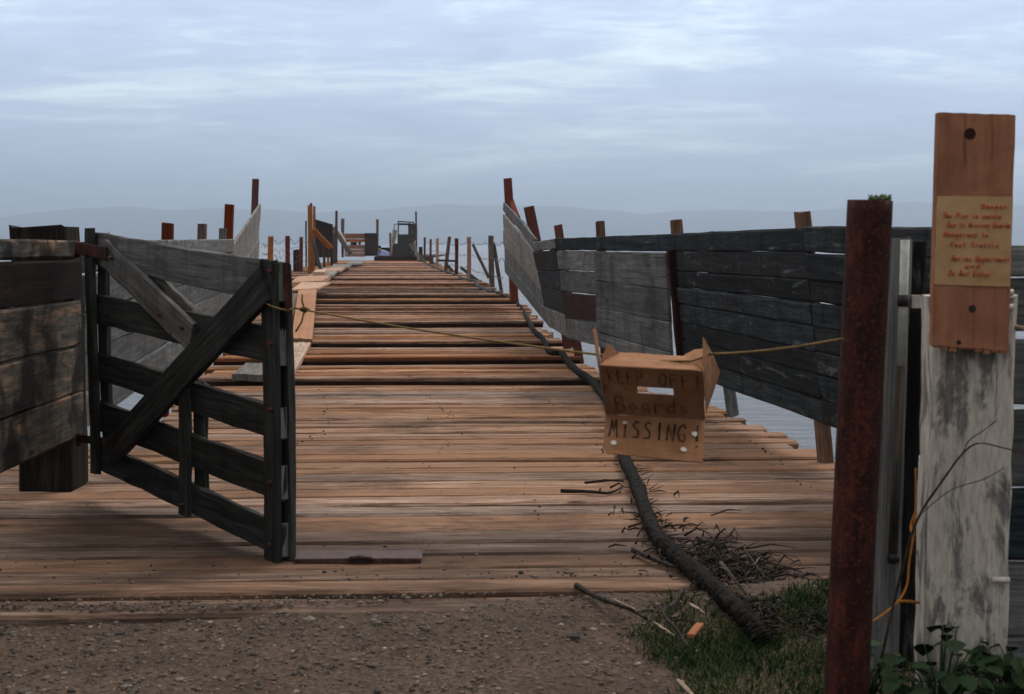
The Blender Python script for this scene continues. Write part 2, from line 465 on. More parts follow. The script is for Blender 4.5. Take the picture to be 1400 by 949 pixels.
def build_hills():
    crest = [(-600, 288), (-300, 292), (0, 299), (60, 291), (110, 285), (170, 283), (240, 287), (300, 285), (360, 287), (430, 291), (500, 288), (560, 283), (610, 279),
             (660, 282), (720, 281), (770, 282), (830, 288), (880, 293), (940, 289), (1000, 287), (1060, 290), (1130, 287), (1190, 281), (1240, 276), (1300, 279), (1360, 283), (1430, 279), (1700, 285), (2000, 290)]
    def top(u):
        for (a, b), (c, d) in zip(crest, crest[1:]):
            if a <= u <= c:
                t = (u - a) / (c - a); t = t * t * (3 - 2 * t); return b + (d - b) * t
        return 290
    D = 7800
    mb = MB(); v = []; f = []
    us = list(range(-600, 2000, 8)); prof = [(0, 0), (.12, .18), (.25, .34), (.4, .55), (.6, .78), (.8, .93), (1, 1.0), (1.2, .9), (1.6, .5), (2.2, 0)]
    for (t, hh) in prof:
        for u in us:
            y = D - 900 + t * 900
            x = (u - 700) / F * D
            hmax = H - WZ + (333 - top(u)) / F * D
            n = fbm(x, y, .0016, 5)
            z = WZ - 3 + hmax * hh * (1 + .16 * n * (1 - hh * .75)) + 3
            if t == 1: z = WZ + hmax + 5 * fbm(x, y, .006, 4)
            v.append((x, y, z))
    W = len(us)
    for j in range(len(prof) - 1):
        for i in range(W - 1):
            a = j * W + i; f.append((a, a + 1, a + 1 + W, a + W))
    mb.add(v, f, v, .5, True)
    tag(mb.build('hills', M['hill']), kind='structure')
build_hills()

# ------------------------------------------------------------------ PIER
def interp(tab, x):
    if x <= tab[0][0]: return tab[0][1]
    for (a, b), (c, d) in zip(tab, tab[1:]):
        if x <= c: return b + (d - b) * (x - a) / (c - a)
    return tab[-1][1]
def dz(v, z=0): return (H - z) * F / (v - 333.0)
# outline of the deck: (distance, x)
right_edge = [(6.0, 2.75), (8.0, 2.62)] + sorted((P(u, v).y, P(u, v).x) for u, v in ((1142, 636), (1075, 603), (1020, 577), (969, 558), (905, 540), (850, 524), (810, 508), (775, 478), (749, 457), (716, 417), (690, 402), (655, 384), (625, 372), (598, 361), (577, 355)))
left_edge = [(6.0, -6.0), (10.2, -6.0), (10.25, -3.6)] + sorted((P(u, v).y, P(u, v).x) for u, v in ((215, 590), (275, 526), (322, 470), (345, 420), (365, 400), (385, 378), (415, 366), (440, 360), (462, 356)))
gaps_px = [(524, 517.5), (497, 492), (473.5, 468.5), (447, 441.5), (416, 413), (408.5, 405.5), (398, 396), (391, 389.5), (383.5, 381.8), (378.5, 377.3), (372.3, 371.2), (366.5, 365.6), (361.2, 360.6)]
gaps = [(dz(a), dz(b) - .01) for a, b in gaps_px]
skew = .045
def in_gap(y0, y1):
    m = (y0 + y1) / 2
    return any(a < m < b for a, b in gaps)
END = 130.0
pier = thing('pier', (0, 20, 0), 'long weathered wooden pier with missing deck boards running out over the sea', 'pier')
near = MB(); far = MB(); nails = MB()
y = 6.12
while y < END:
    pitch = .285 if y < 60 else .57
    pitch *= rng.uniform(.94, 1.06)
    y1 = y + pitch
    ym = (y + y1) / 2
    if not in_gap(y, y1):
        xl = interp(left_edge, ym) + rng.uniform(-.10, .06)
        xr = interp(right_edge, ym) + rng.uniform(-.07, .12)
        mb = near if ym < dz(528) else far
        wdt = pitch - rng.uniform(.014, .038)
        tk = .075 if ym < 16 else .11
        dzp = rng.uniform(-.011, .011) if ym < 16 else rng.uniform(-.02, .02)
        if ym > 26 and rng.random() < .22: dzp += .05
        if any(b - .02 < ym < b + pitch * 1.1 for a, b in gaps): dzp = .03 if ym < 30 else .07; tk = .06
        elif any(a - 1.6 * pitch < ym < a for a, b in gaps): dzp = -.012
        yo = rng.uniform(-.012, .012)
        cuts = [xl, xr]
        if rng.random() < .05 and ym < 60:
            cuts = [xl, rng.uniform(lerp(xl, xr, .3), lerp(xl, xr, .7)), xr]
        for a, b in zip(cuts, cuts[1:]):
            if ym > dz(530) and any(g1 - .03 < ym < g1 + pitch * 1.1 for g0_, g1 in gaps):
                hb = MB(); hb.board((a + .02, y - .005 + skew * a, -.05), (b - .02, y - .005 + skew * b, -.05), .07, .075, segs=6, wob=.006); hb.build('gap_shade_strip', M['joist'], pier)  # dark red-brown strip added to deepen the shaded plank face at each gap
            if ym < 17:
                for q in (.06, .28, .5, .72, .94):
                    nx = lerp(interp(left_edge, ym), interp(right_edge, ym), q)
                    for k in (-.27, .27):
                        if rng.random() < .2: continue
                        c = Vector((nx + rng.uniform(-.03, .03), ym + skew * nx + k * wdt + rng.uniform(-.02, .02), dzp))
                        nails.tube([c - Vector((0, 0, .01)), c + Vector((0, 0, .0045))], rng.uniform(.006, .010), 6)
            mb.board((a + .004, ym + skew * a + yo, -tk / 2 + dzp), (b - .004, ym + skew * b + yo + rng.uniform(-.012, .012), -tk / 2 + dzp + rng.uniform(-.006, .006)), wdt, tk, up=Vector((0, rng.gauss(0, .022), 1)), segs=16 if ym < 30 else 6, wob=.006, ch=.016)
    y = y1
tag(near.build('deck', M['deck'], pier), 'grey-brown worn deck planks near the gate')
tag(far.build('deck', M['deck_raw'], pier), 'orange-brown deck planks with gaps farther out')
tag(nails.build('nail_heads', M['blackpaint'], pier), kind='stuff')
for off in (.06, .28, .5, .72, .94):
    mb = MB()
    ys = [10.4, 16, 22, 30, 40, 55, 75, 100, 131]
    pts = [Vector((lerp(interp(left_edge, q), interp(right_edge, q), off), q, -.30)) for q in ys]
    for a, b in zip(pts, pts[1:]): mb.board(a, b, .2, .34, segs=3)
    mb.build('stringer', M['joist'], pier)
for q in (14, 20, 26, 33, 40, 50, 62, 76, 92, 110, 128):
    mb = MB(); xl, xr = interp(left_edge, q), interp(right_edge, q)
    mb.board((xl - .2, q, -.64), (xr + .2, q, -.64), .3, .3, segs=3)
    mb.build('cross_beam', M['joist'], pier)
    for t in (.04, .5, .96):
        mb = MB(); x = lerp(xl, xr, t)
        mb.tube([(x, q, -.8), (x, q, -2), (x, q, -6)], [.16, .17, .18], 10, rough=.05)
        mb.build('pile', M['pile'], pier)
# raised platform at the far end
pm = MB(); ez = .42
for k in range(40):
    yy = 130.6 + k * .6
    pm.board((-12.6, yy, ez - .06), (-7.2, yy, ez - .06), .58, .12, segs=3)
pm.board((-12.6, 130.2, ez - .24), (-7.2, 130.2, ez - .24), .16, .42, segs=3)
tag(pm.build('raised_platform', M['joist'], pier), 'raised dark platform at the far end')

# ------------------------------------------------------------------ FENCES ALONG THE PIER
def panel(mb, A, B, fr, thick=.04, gap=.0022, nu=10, bow=0, proud=.012, raggedR=0, raggedL=0, rnds=None, tilt=.012):
    """boards running from station A=(bottom,top) to station B=(bottom,top); fr = fractions bottom..top"""
    n = (B[0] - A[0]).cross(A[1] - A[0]).normalized()
    hgt = (A[1] - A[0]).length
    for i, (f0, f1) in enumerate(zip(fr, fr[1:])):
        g = gap * (rng.uniform(-.6, .9) if rng.random() < .7 else rng.uniform(1.0, 2.2)) / hgt
        o = n * rng.uniform(-proud, proud)
        a = lambda S, f: lerp(S[0], S[1], f) + o
        ta, tb = -rng.uniform(0, raggedL), 1 + rng.uniform(0, raggedR)
        c00, c10 = lerp(a(A, f0 + g), a(B, f0 + g), ta), lerp(a(A, f0 + g), a(B, f0 + g), tb)
        c01, c11 = lerp(a(A, f1 - g), a(B, f1 - g), ta), lerp(a(A, f1 - g), a(B, f1 - g), tb)
        tl = n * rng.uniform(-1, 1) * tilt
        c01 = c01 + tl; c11 = c11 + tl
        tw = rng.uniform(-.006, .006)
        c10 = c10 + Vector((0, 0, tw)); c11 = c11 + Vector((0, 0, tw))
        ew = .010 / max(.05, (c01 - c00).length)
        mb.slab(c00, c10, c11, c01, thick, nu, 2, jit=.003, rnd=None if rnds is None else rnds[i], bow=bow, vs=[0, ew * rng.uniform(.7, 1.6), .5, 1 - ew * rng.uniform(.7, 1.6), 1], edge=.011)

def st(ub, vb, ut, vt, d): return (Q(ub, vb, d), Q(ut, vt, d))
S0 = st(1292, 634, 1281, 312, 8.0)
S1 = st(1125, 580, 1098, 311, 10.2)
S2 = st(933, 510, 918, 320, 14.5)
S3 = st(820, 474, 814, 324, 16.5)
S4 = st(777, 463, 758, 326, 19.5)
S5 = st(750, 447, 727, 331, 23.0)
fence_r = thing('plank_fence', P(1125, 637), 'long dark plank fence with grey patched panels along the right edge of the pier', 'fence')
back = Vector((.05, .035, 0))
mb = MB()
fr = [0, .125, .25, .37, .50, .62, .735, .872]
panel(mb, S0, S1, fr, raggedL=.02); panel(mb, S1, S2, fr, raggedR=.01)
tag(mb.build('board_panel', M['dark'], fence_r), 'tarred black boards with light slits between them')
mb = MB(); panel(mb, S0, S1, [.8735, 1.0], proud=0); panel(mb, S1, S2, [.8735, 1.0], proud=0); panel(mb, S2, S3, [.874, 1.0], proud=0); panel(mb, S3, S4, [.877, 1.0], proud=0)
tag(mb.build('top_rail', M['dark'], fence_r))
fo = Vector((-.03, -.05, 0))
A, B = (S2[0] + fo, S2[1] + fo), (S3[0] + fo, S3[1] + fo)
A = (lerp(A[0], B[0], .10), lerp(A[1], B[1], .06))
mb = MB(); panel(mb, A, B, [0, .13, .36, .60, .862], proud=.006)
tag(mb.build('board_panel', M['grey'], fence_r), 'wide grey weathered boards')
A, B = S3, S4
mb = MB(); panel(mb, A, B, [0, .21], proud=.004); panel(mb, A, B, [.47, .685, .875], proud=.006)
tag(mb.build('board_panel', M['grey'], fence_r), 'short grey patched boards')
mb = MB(); panel(mb, A, B, [.215, .465], proud=0)
tag(mb.build('patch_board', M['maroon'], fence_r), 'dark maroon board')
A, B = S4, S5
mb = MB(); panel(mb, A, B, [.24, .48, .67, .885], proud=.006)
tag(mb.build('board_panel', M['dark'], fence_r), 'narrow dark boards before the wing')
mb = MB(); panel(mb, A, B, [0, .235], proud=0); mb.build('patch_board', M['palegrey'], fence_r)
mb = MB(); panel(mb, A, B, [.895, 1.0], proud=0); mb.build('top_rail', M['grey'], fence_r)

def post_px(name, mat, parent, ub, vb, ut, vt, d, w, t=None, db=None, face=None, **kw):
    mb = MB(); p0 = Q(ub, vb, db or d); p1 = Q(ut, vt, d)
    mb.board(p0, p1, w, t or w, up=face or Vector((0.1, -1, 0)), segs=5, wob=.006, ch=.012, **kw)
    return mb.build(name, mat, parent)
# posts behind the boards (a little farther than the boards), feet go below the deck
post_px('post', M['brownpost'], fence_r, 1128, 637, 1098, 290, 10.42, .105)
post_px('post', M['grey'], fence_r, 1003, 569, 968, 318, 13.3, .10)
post_px('post', M['maroon'], fence_r, 934, 520, 919, 342, 14.45, .10)
post_px('post', M['brownpost'], fence_r, 940, 520, 925, 301, 14.85, .115)
post_px('post', M['brownpost'], fence_r, 828, 500, 820, 303, 17.3, .105)
post_px('post', M['redpost'], fence_r, 793, 498, 763, 308, 19.75, .105)
post_px('post', M['redpost'], fence_r, 776, 476, 758, 330, 21.6, .14)

wing_r = thing('fence_wing', Q(740, 440, 24), 'grey plank wing rising to a tall red post beyond the dark fence', 'fence wing', 'flared plank wings on both sides of the pier')
W0 = (Q(751, 449, 23.2), Q(731, 346, 23.2)); W1 = (Q(690, 373, 36.5), Q(687, 292, 36.5))
mb = MB(); panel(mb, W0, W1, [0, .22, .46], proud=.02, raggedR=.02, nu=12); tag(mb.build('board_panel', M['grey'], wing_r), 'lower darker grey boards')
mb = MB(); panel(mb, W0, W1, [.462, .72, .99], proud=.02, raggedR=.02, nu=12); tag(mb.build('board_panel', M['palegrey'], wing_r), 'upper paler grey boards')
mb = MB(); mb.board(Q(733, 334, 23.3), Q(690, 283, 36.4), .2, .05, up=Vector((-1, -.5, 0)), segs=8, wob=.02); mb.build('top_rail', M['grey'], wing_r)
post_px('post', M['redpost'], wing_r, 703, 413, 694, 244, 37.0, .21, .17)
post_px('post', M['redpost'], wing_r, 746, 400, 723, 283, 30, .21, .13)
mb = MB(); mb.board(Q(700, 276, 37), Q(708, 298, 35), .12, .08, up=Vector((0, -1, 0)), segs=3); mb.build('brace', M['redpost'], wing_r)

# left fence behind the gate
L0 = st(112, 590, 118, 330, 9.9); L1 = st(225, 506, 229, 328, 14.4); L2 = st(312, 444, 320, 327, 22.8)
fence_l = thing('plank_fence', P(229, 560), 'weathered grey plank fence along the left pier edge behind the open gate', 'fence')
fr = [0, .2, .41, .62, .82]
mb = MB(); panel(mb, L0, L1, fr, raggedR=.0); panel(mb, L1, L2, fr[:4] + [.80])
mb.build('board_panel', M['grey'], fence_l)
mb = MB(); panel(mb, L0, L1, [.83, 1.0], proud=0); panel(mb, L1, L2, [.845, 1.0], proud=0); mb.build('top_rail', M['grey'], fence_l)
post_px('post', M['redpost'], fence_l, 222, 570, 230, 305, 15.7, .12)
post_px('post', M['brownpost'], fence_l, 270, 520, 277, 306, 19.9, .12)
post_px('post', M['grey'], fence_l, 300, 480, 305, 312, 23.3, .115)
tag(post_px('post', M['redpost'], fence_l, 306, 470, 313.5, 280, 24.8, .155), 'taller red post')
wing_l = thing('fence_wing', Q(320, 440, 23), 'pale plank wing rising to a tall red post behind the gate', 'fence wing', 'flared plank wings on both sides of the pier')
W0 = (Q(306, 446, 23.0), Q(320, 336, 23.0)); W1 = (Q(352, 376, 36.5), Q(357.5, 279, 36.5))
mb = MB(); panel(mb, W0, W1, [0, .25, .5, .76, 1.0], proud=.02, raggedR=.015, nu=12); mb.build('board_panel', M['palegrey'], wing_l)
post_px('post', M['redpost'], wing_l, 344, 420, 349.5, 245, 37.0, .165)

# ------------------------------------------------------------------ NEAR LEFT FENCE
fl = thing('plank_fence', Vector((-3.02, 9.3, 0)), 'mottled grey plank fence on a thick square post beside the gate hinge', 'fence')
zt, zb = 1.635, .325
A = (Vector((-2.78, 5.3, zb)), Vector((-2.78, 5.3, zt))); B = (Vector((-2.815, 9.28, zb + .02)), Vector((-2.815, 9.28, zt - .01)))
mb = MB(); panel(mb, A, B, [0, .23, .465], proud=.008, nu=14); panel(mb, A, B, [.467, .698], proud=.006, nu=14)
mb.build('board_panel', M['leftfence'], fl)
mb = MB(); panel(mb, A, B, [.70, .902], proud=0, nu=14); tag(mb.build('board_panel', M['leftdark'], fl), 'black stained board')
mb = MB(); panel(mb, A, B, [.904, 1.0], proud=0, nu=14); mb.build('top_rail', M['leftfence'], fl)
mb = MB(); mb.board((-3.04, 9.32, -.6), (-3.05, 9.34, 1.71), .36, .34, up=Vector((0, -1, 0)), segs=8, wob=.01, ch=.02); mb.build('post', M['thickpost'], fl)
mb = MB(); mb.board((-2.98, 5.6, -.3), (-2.98, 5.6, 1.7), .3, .3, up=Vector((0, -1, 0)), segs=6, wob=.01, ch=.02); mb.build('post', M['pile'], fl)

# ------------------------------------------------------------------ GATE
GH = Vector((-2.62, 8.9, 0)); GE = Vector((-1.176, 7.1, 0))
ga = (GE - GH).normalized(); gn = Vector((ga.y, -ga.x, 0))
if gn.dot(CAM - GH) < 0: gn = -gn
GL = (GE - GH).length
gate = thing('gate', GH, 'sagging dark wooden gate with crossed braces swung half open on the left', 'gate')
def GP(s, z, layer=0): return GH + ga * s + Vector((0, 0, z)) + gn * layer
def Gpx(u, v, layer=0):
    return onplane(u, v, GH + gn * layer, gn)
zh = [(1.67, 1.467), (1.293, 1.11), (.921, .742), (.614, .421), (.339, .178)]
zE = [(1.512, 1.312), (1.173, .99), (.786, .626), (.494, .319), (.202, .027)]
for i, (a, b) in enumerate(zip(zh, zE)):
    mb = MB(); mb.board(GP(.02, sum(a) / 2), GP(GL + .055, sum(b) / 2), (a[0] - a[1] + b[0] - b[1]) / 2, .034, up=gn, segs=14, wob=.008)
    o = mb.build('rail', M['gate_grey'] if i == 0 else M['gate'], gate)
    if i == 0: o['label'] = 'grey weathered top rail'
for b in zE:
    mb = MB(); z0 = sum(b) / 2; mb.board(GP(GL + .056, z0 - (b[0] - b[1]) * .48), GP(GL + .056, z0 + (b[0] - b[1]) * .48), .036, .012, up=ga, segs=2, wob=.001, ch=.002)
    mb.build('rail_end', M['grey'], gate)
def gboard(name, p0, p1, w, t, mat, label=None):
    mb = MB(); mb.board(p0, p1, w, t, up=gn, segs=10, wob=.007); o = mb.build(name, mat, gate)
    if label: o['label'] = label
    return o
gboard('stile', GP(.06, .16, .036), GP(.06, 1.69, .036), .10, .034, M['gate'])
gboard('stile', GP(.10, .17, -.036), GP(.10, 1.66, -.036), .12, .034, M['gate'])
gboard('stile', GP(GL, -.0, .036), GP(GL, 1.515, .036), .13, .034, M['gate'], 'latch stile at the free end')
gboard('stile', GP(GL + .01, .01, -.036), GP(GL + .01, 1.50, -.036), .13, .034, M['gate'])
m0, m1 = Gpx(253, 704, .036), Gpx(253, 522, .036)
gboard('stile', m0, m1, .105, .034, M['gate'], 'short middle stile')
gboard('stile', m0 - gn * .072 + ga * .06, m1 - gn * .072 + ga * .06 , .12, .034, M['gate'])
gboard('brace', Gpx(150, 618, .058), Gpx(366, 388, .058), .185, .036, M['gate'], 'long brace rising to the free end')
gboard('brace', Gpx(143, 345, .038), Gpx(266, 463, .038), .17, .034, M['gate_grey'], 'short grey brace from the hinge side')
gboard('brace', Gpx(180, 352, -.03), Gpx(276, 452, -.03), .13, .034, M['gate_grey'], 'short brace on the far face')
for (u, v) in ((357, 371), (357, 396), (371, 371), (371, 560), (371, 470), (371, 660), (371, 745), (298, 452), (286, 470), (253, 448), (236, 457), (246, 540), (252, 690), (154, 353), (148, 600), (222, 430)):
    mb = MB(); p = Gpx(u, v, .05); mb.tube([p - gn * .03, p + gn * (.03 if u < 300 else .02)], .011, 8); mb.build('bolt', M['bolt'], gate)
mb = MB()
mb.board(Gpx(106, 340, .06), Gpx(146, 346, .06), .075, .012, up=gn, segs=4)
mb.tube([Gpx(106, 330, .05), Gpx(106, 352, .05)], .018, 8)
tag(mb.build('hinge', M['rust'], gate), 'rusty upper strap hinge')
mb = MB()
mb.board(Gpx(108, 600, .02), Gpx(142, 604, .02), .05, .012, up=gn, segs=4); mb.tube([Gpx(108, 592, .02), Gpx(108, 610, .02)], .018, 8)
mb.build('hinge', M['rust'], gate)
mb = MB(); mb.board(GP(GL + .088, 1.26, -.012), GP(GL + .088, 1.50, -.012), .035, .006, up=ga, segs=3); mb.build('latch_plate', M['rust'], gate)

# ------------------------------------------------------------------ RIGHT GATE POSTS
pipe = MB()
ptop, pbot = Q(1189.5, 274, 4.6), Q(1154, 1010, 4.62)
axis = (pbot - ptop)
pts = [ptop + axis * t for t in (0, .02, .25, .5, .75, 1.0, 1.12)]
pipe.tube(pts, .0715, 28, rough=.012)
tag(pipe.build('pipe_post', M['rust']), 'thick rust-red steel pipe post standing in the grass with moss on top', 'post')
mb = MB()
for i in range(70):
    a = rng.uniform(0, 6.28); r = rng.uniform(0, .055); b = ptop + Vector((.03 + r * math.cos(a) * .6, r * math.sin(a), .0))
    mb.tube([b, b + Vector((rng.uniform(-.012, .012), 0, rng.uniform(.006, .02)))], [.004, .0015], 4)
tag(mb.build('moss_tuft', M['moss']), 'tiny green moss tuft growing on the rusty pipe top', 'moss')

sp = thing('timber_post', Q(1317, 1000, 4.8), 'thick square timber post with flaking white paint behind the writing board', 'post')
mb = MB(); mb.board(Q(1314, 1015, 4.93), Q(1321, 405, 4.93), .275, .22, up=Vector((-.06, -1, 0)), segs=14, wob=.007, ch=.02, rnd=.62); mb.build('shaft', M['peel'], sp)
for (u, v) in ((1380, 400), (1380, 420), (1375, 793)):
    mb = MB(); p = Q(u, v, 4.8); mb.tube([p - Vector((.05, 0, 0)), p + Vector((.012, 0, .0))], .011, 8); mb.build('bolt', M['knob'], sp)

sb = thing('sign_board', Q(1330, 480, 4.73), 'orange-brown board with a tan paper of red handwriting nailed to the white post', 'sign')
SD = 4.75
mb = MB()
c00, c10, c11, c01 = Q(1274.5, 472, SD), Q(1378, 480, SD), Q(1388.5, 157, SD), Q(1283.5, 154, SD)
us = [0, .1, .2, .3, .4, .5, .6, .7, .8, .9, 1]
mb.slab(c00, c10, c11, c01, .04, 10, 8, rnd=.45, jit=.0016, grain_u=False)
# the broken lower edge
for i in range(9):
    a = lerp(c00, c10, (i + .1) / 9); b = lerp(c00, c10, (i + .95) / 9)
    dn = Vector((0, .002, -rng.uniform(.004, .016)))
    mb.slab(a + dn + Vector((0, .003, 0)), b + dn + Vector((0, .003, 0)), b + Vector((0, .003, .01)), a + Vector((0, .003, .01)), .03, 2, 1, rnd=.45, jit=.001, grain_u=False)
mb.build('board', M['sign'], sb)
pc = [Q(1277, 389, SD - .004), Q(1381, 392, SD - .004), Q(1385, 269, SD - .004), Q(1281, 268, SD - .004)]
mb = MB(); mb.slab(*pc, .0015, 8, 6, rnd=.3, jit=.0006); mb.build('paper', M['paper'], sb)
for (u, v, r) in ((1326, 183, .021), (1329.5, 422, .013), (1311, 468, .008)):
    mb = MB(); p = Q(u, v, SD - .002)
    ring = []
    mb.tube([p + Vector((0, .004, 0)), p + Vector((0, -.003, 0))], [r, r * .85], 14); mb.build('knot', M['maroon'] if r > .02 else M['blackink'], sb)

# ---- handwriting by strokes
GL_ = {
 'A': [[(0, 0), (.5, 1), (1, 0)], [(.2, .4), (.8, .4)]], 'B': [[(0, 0), (0, 1), (.7, .95), (.75, .6), (0, .52), (.85, .45), (.85, .05), (0, 0)]],
 'D': [[(0, 0), (0, 1), (.7, .85), (.9, .5), (.7, .1), (0, 0)]], 'E': [[(.9, 1), (0, 1), (0, 0), (.9, 0)], [(0, .52), (.7, .52)]],
 'F': [[(.9, 1), (0, 1), (0, 0)], [(0, .52), (.7, .52)]], 'G': [[(.9, .8), (.6, 1), (.2, .9), (0, .5), (.2, .05), (.7, 0), (.9, .4), (.5, .42)]],
 'I': [[(.5, 0), (.5, 1)]], 'K': [[(0, 0), (0, 1)], [(.85, 1), (0, .45), (.9, 0)]], 'M': [[(0, 0), (.3, 1), (.5, .35), (.8, 1), (1, 0)]],
 'N': [[(0, 0), (.1, 1), (.8, 0), (.95, 1)]], 'O': [[(.5, 1), (.1, .8), (0, .4), (.3, 0), (.7, .05), (.95, .5), (.8, .9), (.5, 1)]],
 'P': [[(0, 0), (0, 1), (.8, .95), (.8, .55), (0, .5)]], 'R': [[(0, 0), (0, 1), (.75, .95), (.75, .6), (0, .52), (.85, 0)]],
 'S': [[(.85, .9), (.4, 1), (.1, .75), (.75, .4), (.65, .05), (.05, .08)]], 'T': [[(0, 1), (1, 1)], [(.5, 1), (.5, 0)]], 'H': [[(0, 0), (0, 1)], [(.9, 0), (.9, 1)], [(0, .5), (.9, .5)]],
 '!': [[(.5, 1), (.45, .3)], [(.42, .06), (.46, .0)]],
 'a': [[(.8, .5), (.4, .6), (.05, .3), (.3, 0), (.8, .45), (.85, 0)]], 'b': [[(.05, 1), (.05, 0), (.6, .05), (.8, .3), (.5, .58), (.05, .4)]], 'c': [[(.8, .5), (.4, .6), (.05, .3), (.35, 0), (.85, .1)]],
 'd': [[(.8, .5), (.4, .6), (.05, .3), (.3, 0), (.8, .2)], [(.85, 1), (.85, 0)]], 'e': [[(.05, .3), (.8, .35), (.5, .62), (.05, .35), (.3, 0), (.85, .1)]],
 'f': [[(.8, .95), (.45, .9), (.4, 0)], [(.1, .55), (.75, .55)]], 'g': [[(.8, .5), (.3, .6), (.05, .3), (.4, .05), (.8, .5), (.8, -.3), (.2, -.35)]], 'h': [[(.05, 1), (.05, 0)], [(.05, .4), (.5, .6), (.8, .4), (.8, 0)]],
 'i': [[(.4, .6), (.4, 0)], [(.42, .8), (.45, .84)]], 'm': [[(0, .6), (.05, 0)], [(.05, .45), (.35, .6), (.45, 0)], [(.48, .45), (.8, .6), (.9, 0)]], 'n': [[(.05, .6), (.05, 0)], [(.05, .42), (.5, .6), (.8, .4), (.85, 0)]],
 'o': [[(.45, .6), (.05, .3), (.4, 0), (.85, .3), (.45, .6)]], 'p': [[(.05, .6), (.05, -.35)], [(.05, .5), (.6, .6), (.8, .3), (.4, .02), (.05, .1)]], 'r': [[(.1, .6), (.15, 0)], [(.13, .38), (.5, .6), (.8, .52)]],
 's': [[(.75, .5), (.3, .6), (.2, .4), (.7, .2), (.5, 0), (.05, .06)]], 't': [[(.4, .95), (.4, .05), (.7, 0)], [(.1, .6), (.8, .6)]], 'u': [[(.05, .6), (.1, .1), (.5, 0), (.8, .3), (.8, .6)], [(.8, .3), (.9, 0)]],
}
def write(mb, text, mapf, x0, x1, yb, hgt, rad, slant=.0, wob=.05):
    """text along x0..x1 (panel units), mapf(x, y) gives a point just proud of the surface"""
    n = len(text); cw = (x1 - x0) / n
    for i, ch in enumerate(text):
        if ch == ' ': continue
        for strk in GL_[ch]:
            pts = []
            for (a, b) in strk:
                X = x0 + cw * (i + .12 + a * .72) + slant * b * hgt + rng.uniform(-wob, wob) * cw * .4
                Y = yb + b * hgt + rng.uniform(-wob, wob) * hgt * .5
                pts.append(mapf(X, Y))
            if len(pts) > 2:
                q = [pts[0]]
                for p0, p1 in zip(pts, pts[1:]):
                    q.append(lerp(p0, p1, .5)); q.append(p1)
                pts = q
            mb.tube(pts, [rad * rng.uniform(.65, 1.35) for _ in pts], 5, flat=.5)
def pmap(c, out):
    c = [Vector(x) for x in c]
    def f(x, y): return lerp(lerp(c[0], c[1], x), lerp(c[3], c[2], x), y) + out
    return f
pf = pmap(pc, Vector((0, -.0025, 0)))
for (t, a, b, y, h) in (('Danger', .58, .93, .865, .055), ('The Pier is unsafe', .08, .86, .755, .06), ('Due to Missing Boards', .14, .985, .655, .06), ('Dangerous to', .10, .70, .545, .062),
                        ('Foot Traffic', .19, .84, .43, .06), ('Marine Department', .21, .985, .275, .062), ('and', .39, .60, .195, .055), ('Do Not Enter', .18, .74, .105, .065)):
    mb = MB(); write(mb, t, pf, a, b, y, h, .0026, .15); mb.build('lettering', M['redink'], sb)

# slender posts and fittings between the pipe and the white post
tp = thing('gate_post', Q(1218, 1000, 5.25), 'narrow grey-black timber upright just right of the rusty pipe', 'post')
mb = MB(); mb.board(Q(1204, 1000, 5.3), Q(1223, 326, 5.3), .115, .10, up=Vector((-.2, -1, 0)), segs=10, wob=.006, ch=.01); mb.build('shaft', M['grey'], tp)
mb = MB(); mb.board(Q(1227, 985, 5.38), Q(1249, 333, 5.38), .10, .06, up=Vector((-.2, -1, 0)), segs=8, wob=.006, ch=.01); mb.build('shaft', M['dark'], tp)
mb = MB(); mb.board(Q(1203, 860, 5.2), Q(1215, 400, 5.2), .014, .02, up=Vector((-.2, -1, 0)), segs=6, wob=.002); mb.build('edge_strip', M['palegrey'], tp)
wp = thing('gate_rod', Q(1225, 760, 5.18), 'slim pale painted rod with a black clamp against the grey upright', 'rod')
mb = MB(); mb.tube([Q(1232, 500, 5.2), Q(1237.5, 328, 5.2)], .017, 12); tag(mb.build('rod', M['whitepipe'], wp), 'pale upper length')
mb = MB(); mb.tube([Q(1220, 770, 5.2), Q(1226, 640, 5.2), Q(1232, 501, 5.2)], .017, 12); tag(mb.build('rod', M['pile'], wp), 'dull lower length')
mb = MB(); mb.tube([Q(1234.4, 419, 5.2), Q(1235, 403, 5.2)], .021, 12); mb.build('clamp', M['blackpaint'], wp)
mb = MB(); mb.tube([Q(1221, 768, 5.2), Q(1222, 757, 5.2)], .023, 12); mb.build('clamp', M['blackpaint'], wp)
ins = thing('insulator', Q(1252, 425, 5.25), 'small white and red insulator block on the dark upright', 'insulator')
mb = MB(); mb.board(Q(1252, 421, 5.25), Q(1252.5, 404, 5.25), .036, .03, up=Vector((0, -1, 0)), segs=2, wob=.001); mb.build('body', M['knob'], ins)
mb = MB(); mb.board(Q(1251.8, 427, 5.25), Q(1252, 421.5, 5.25), .038, .03, up=Vector((0, -1, 0)), segs=1, wob=.001); mb.build('base', M['maroon'], ins)

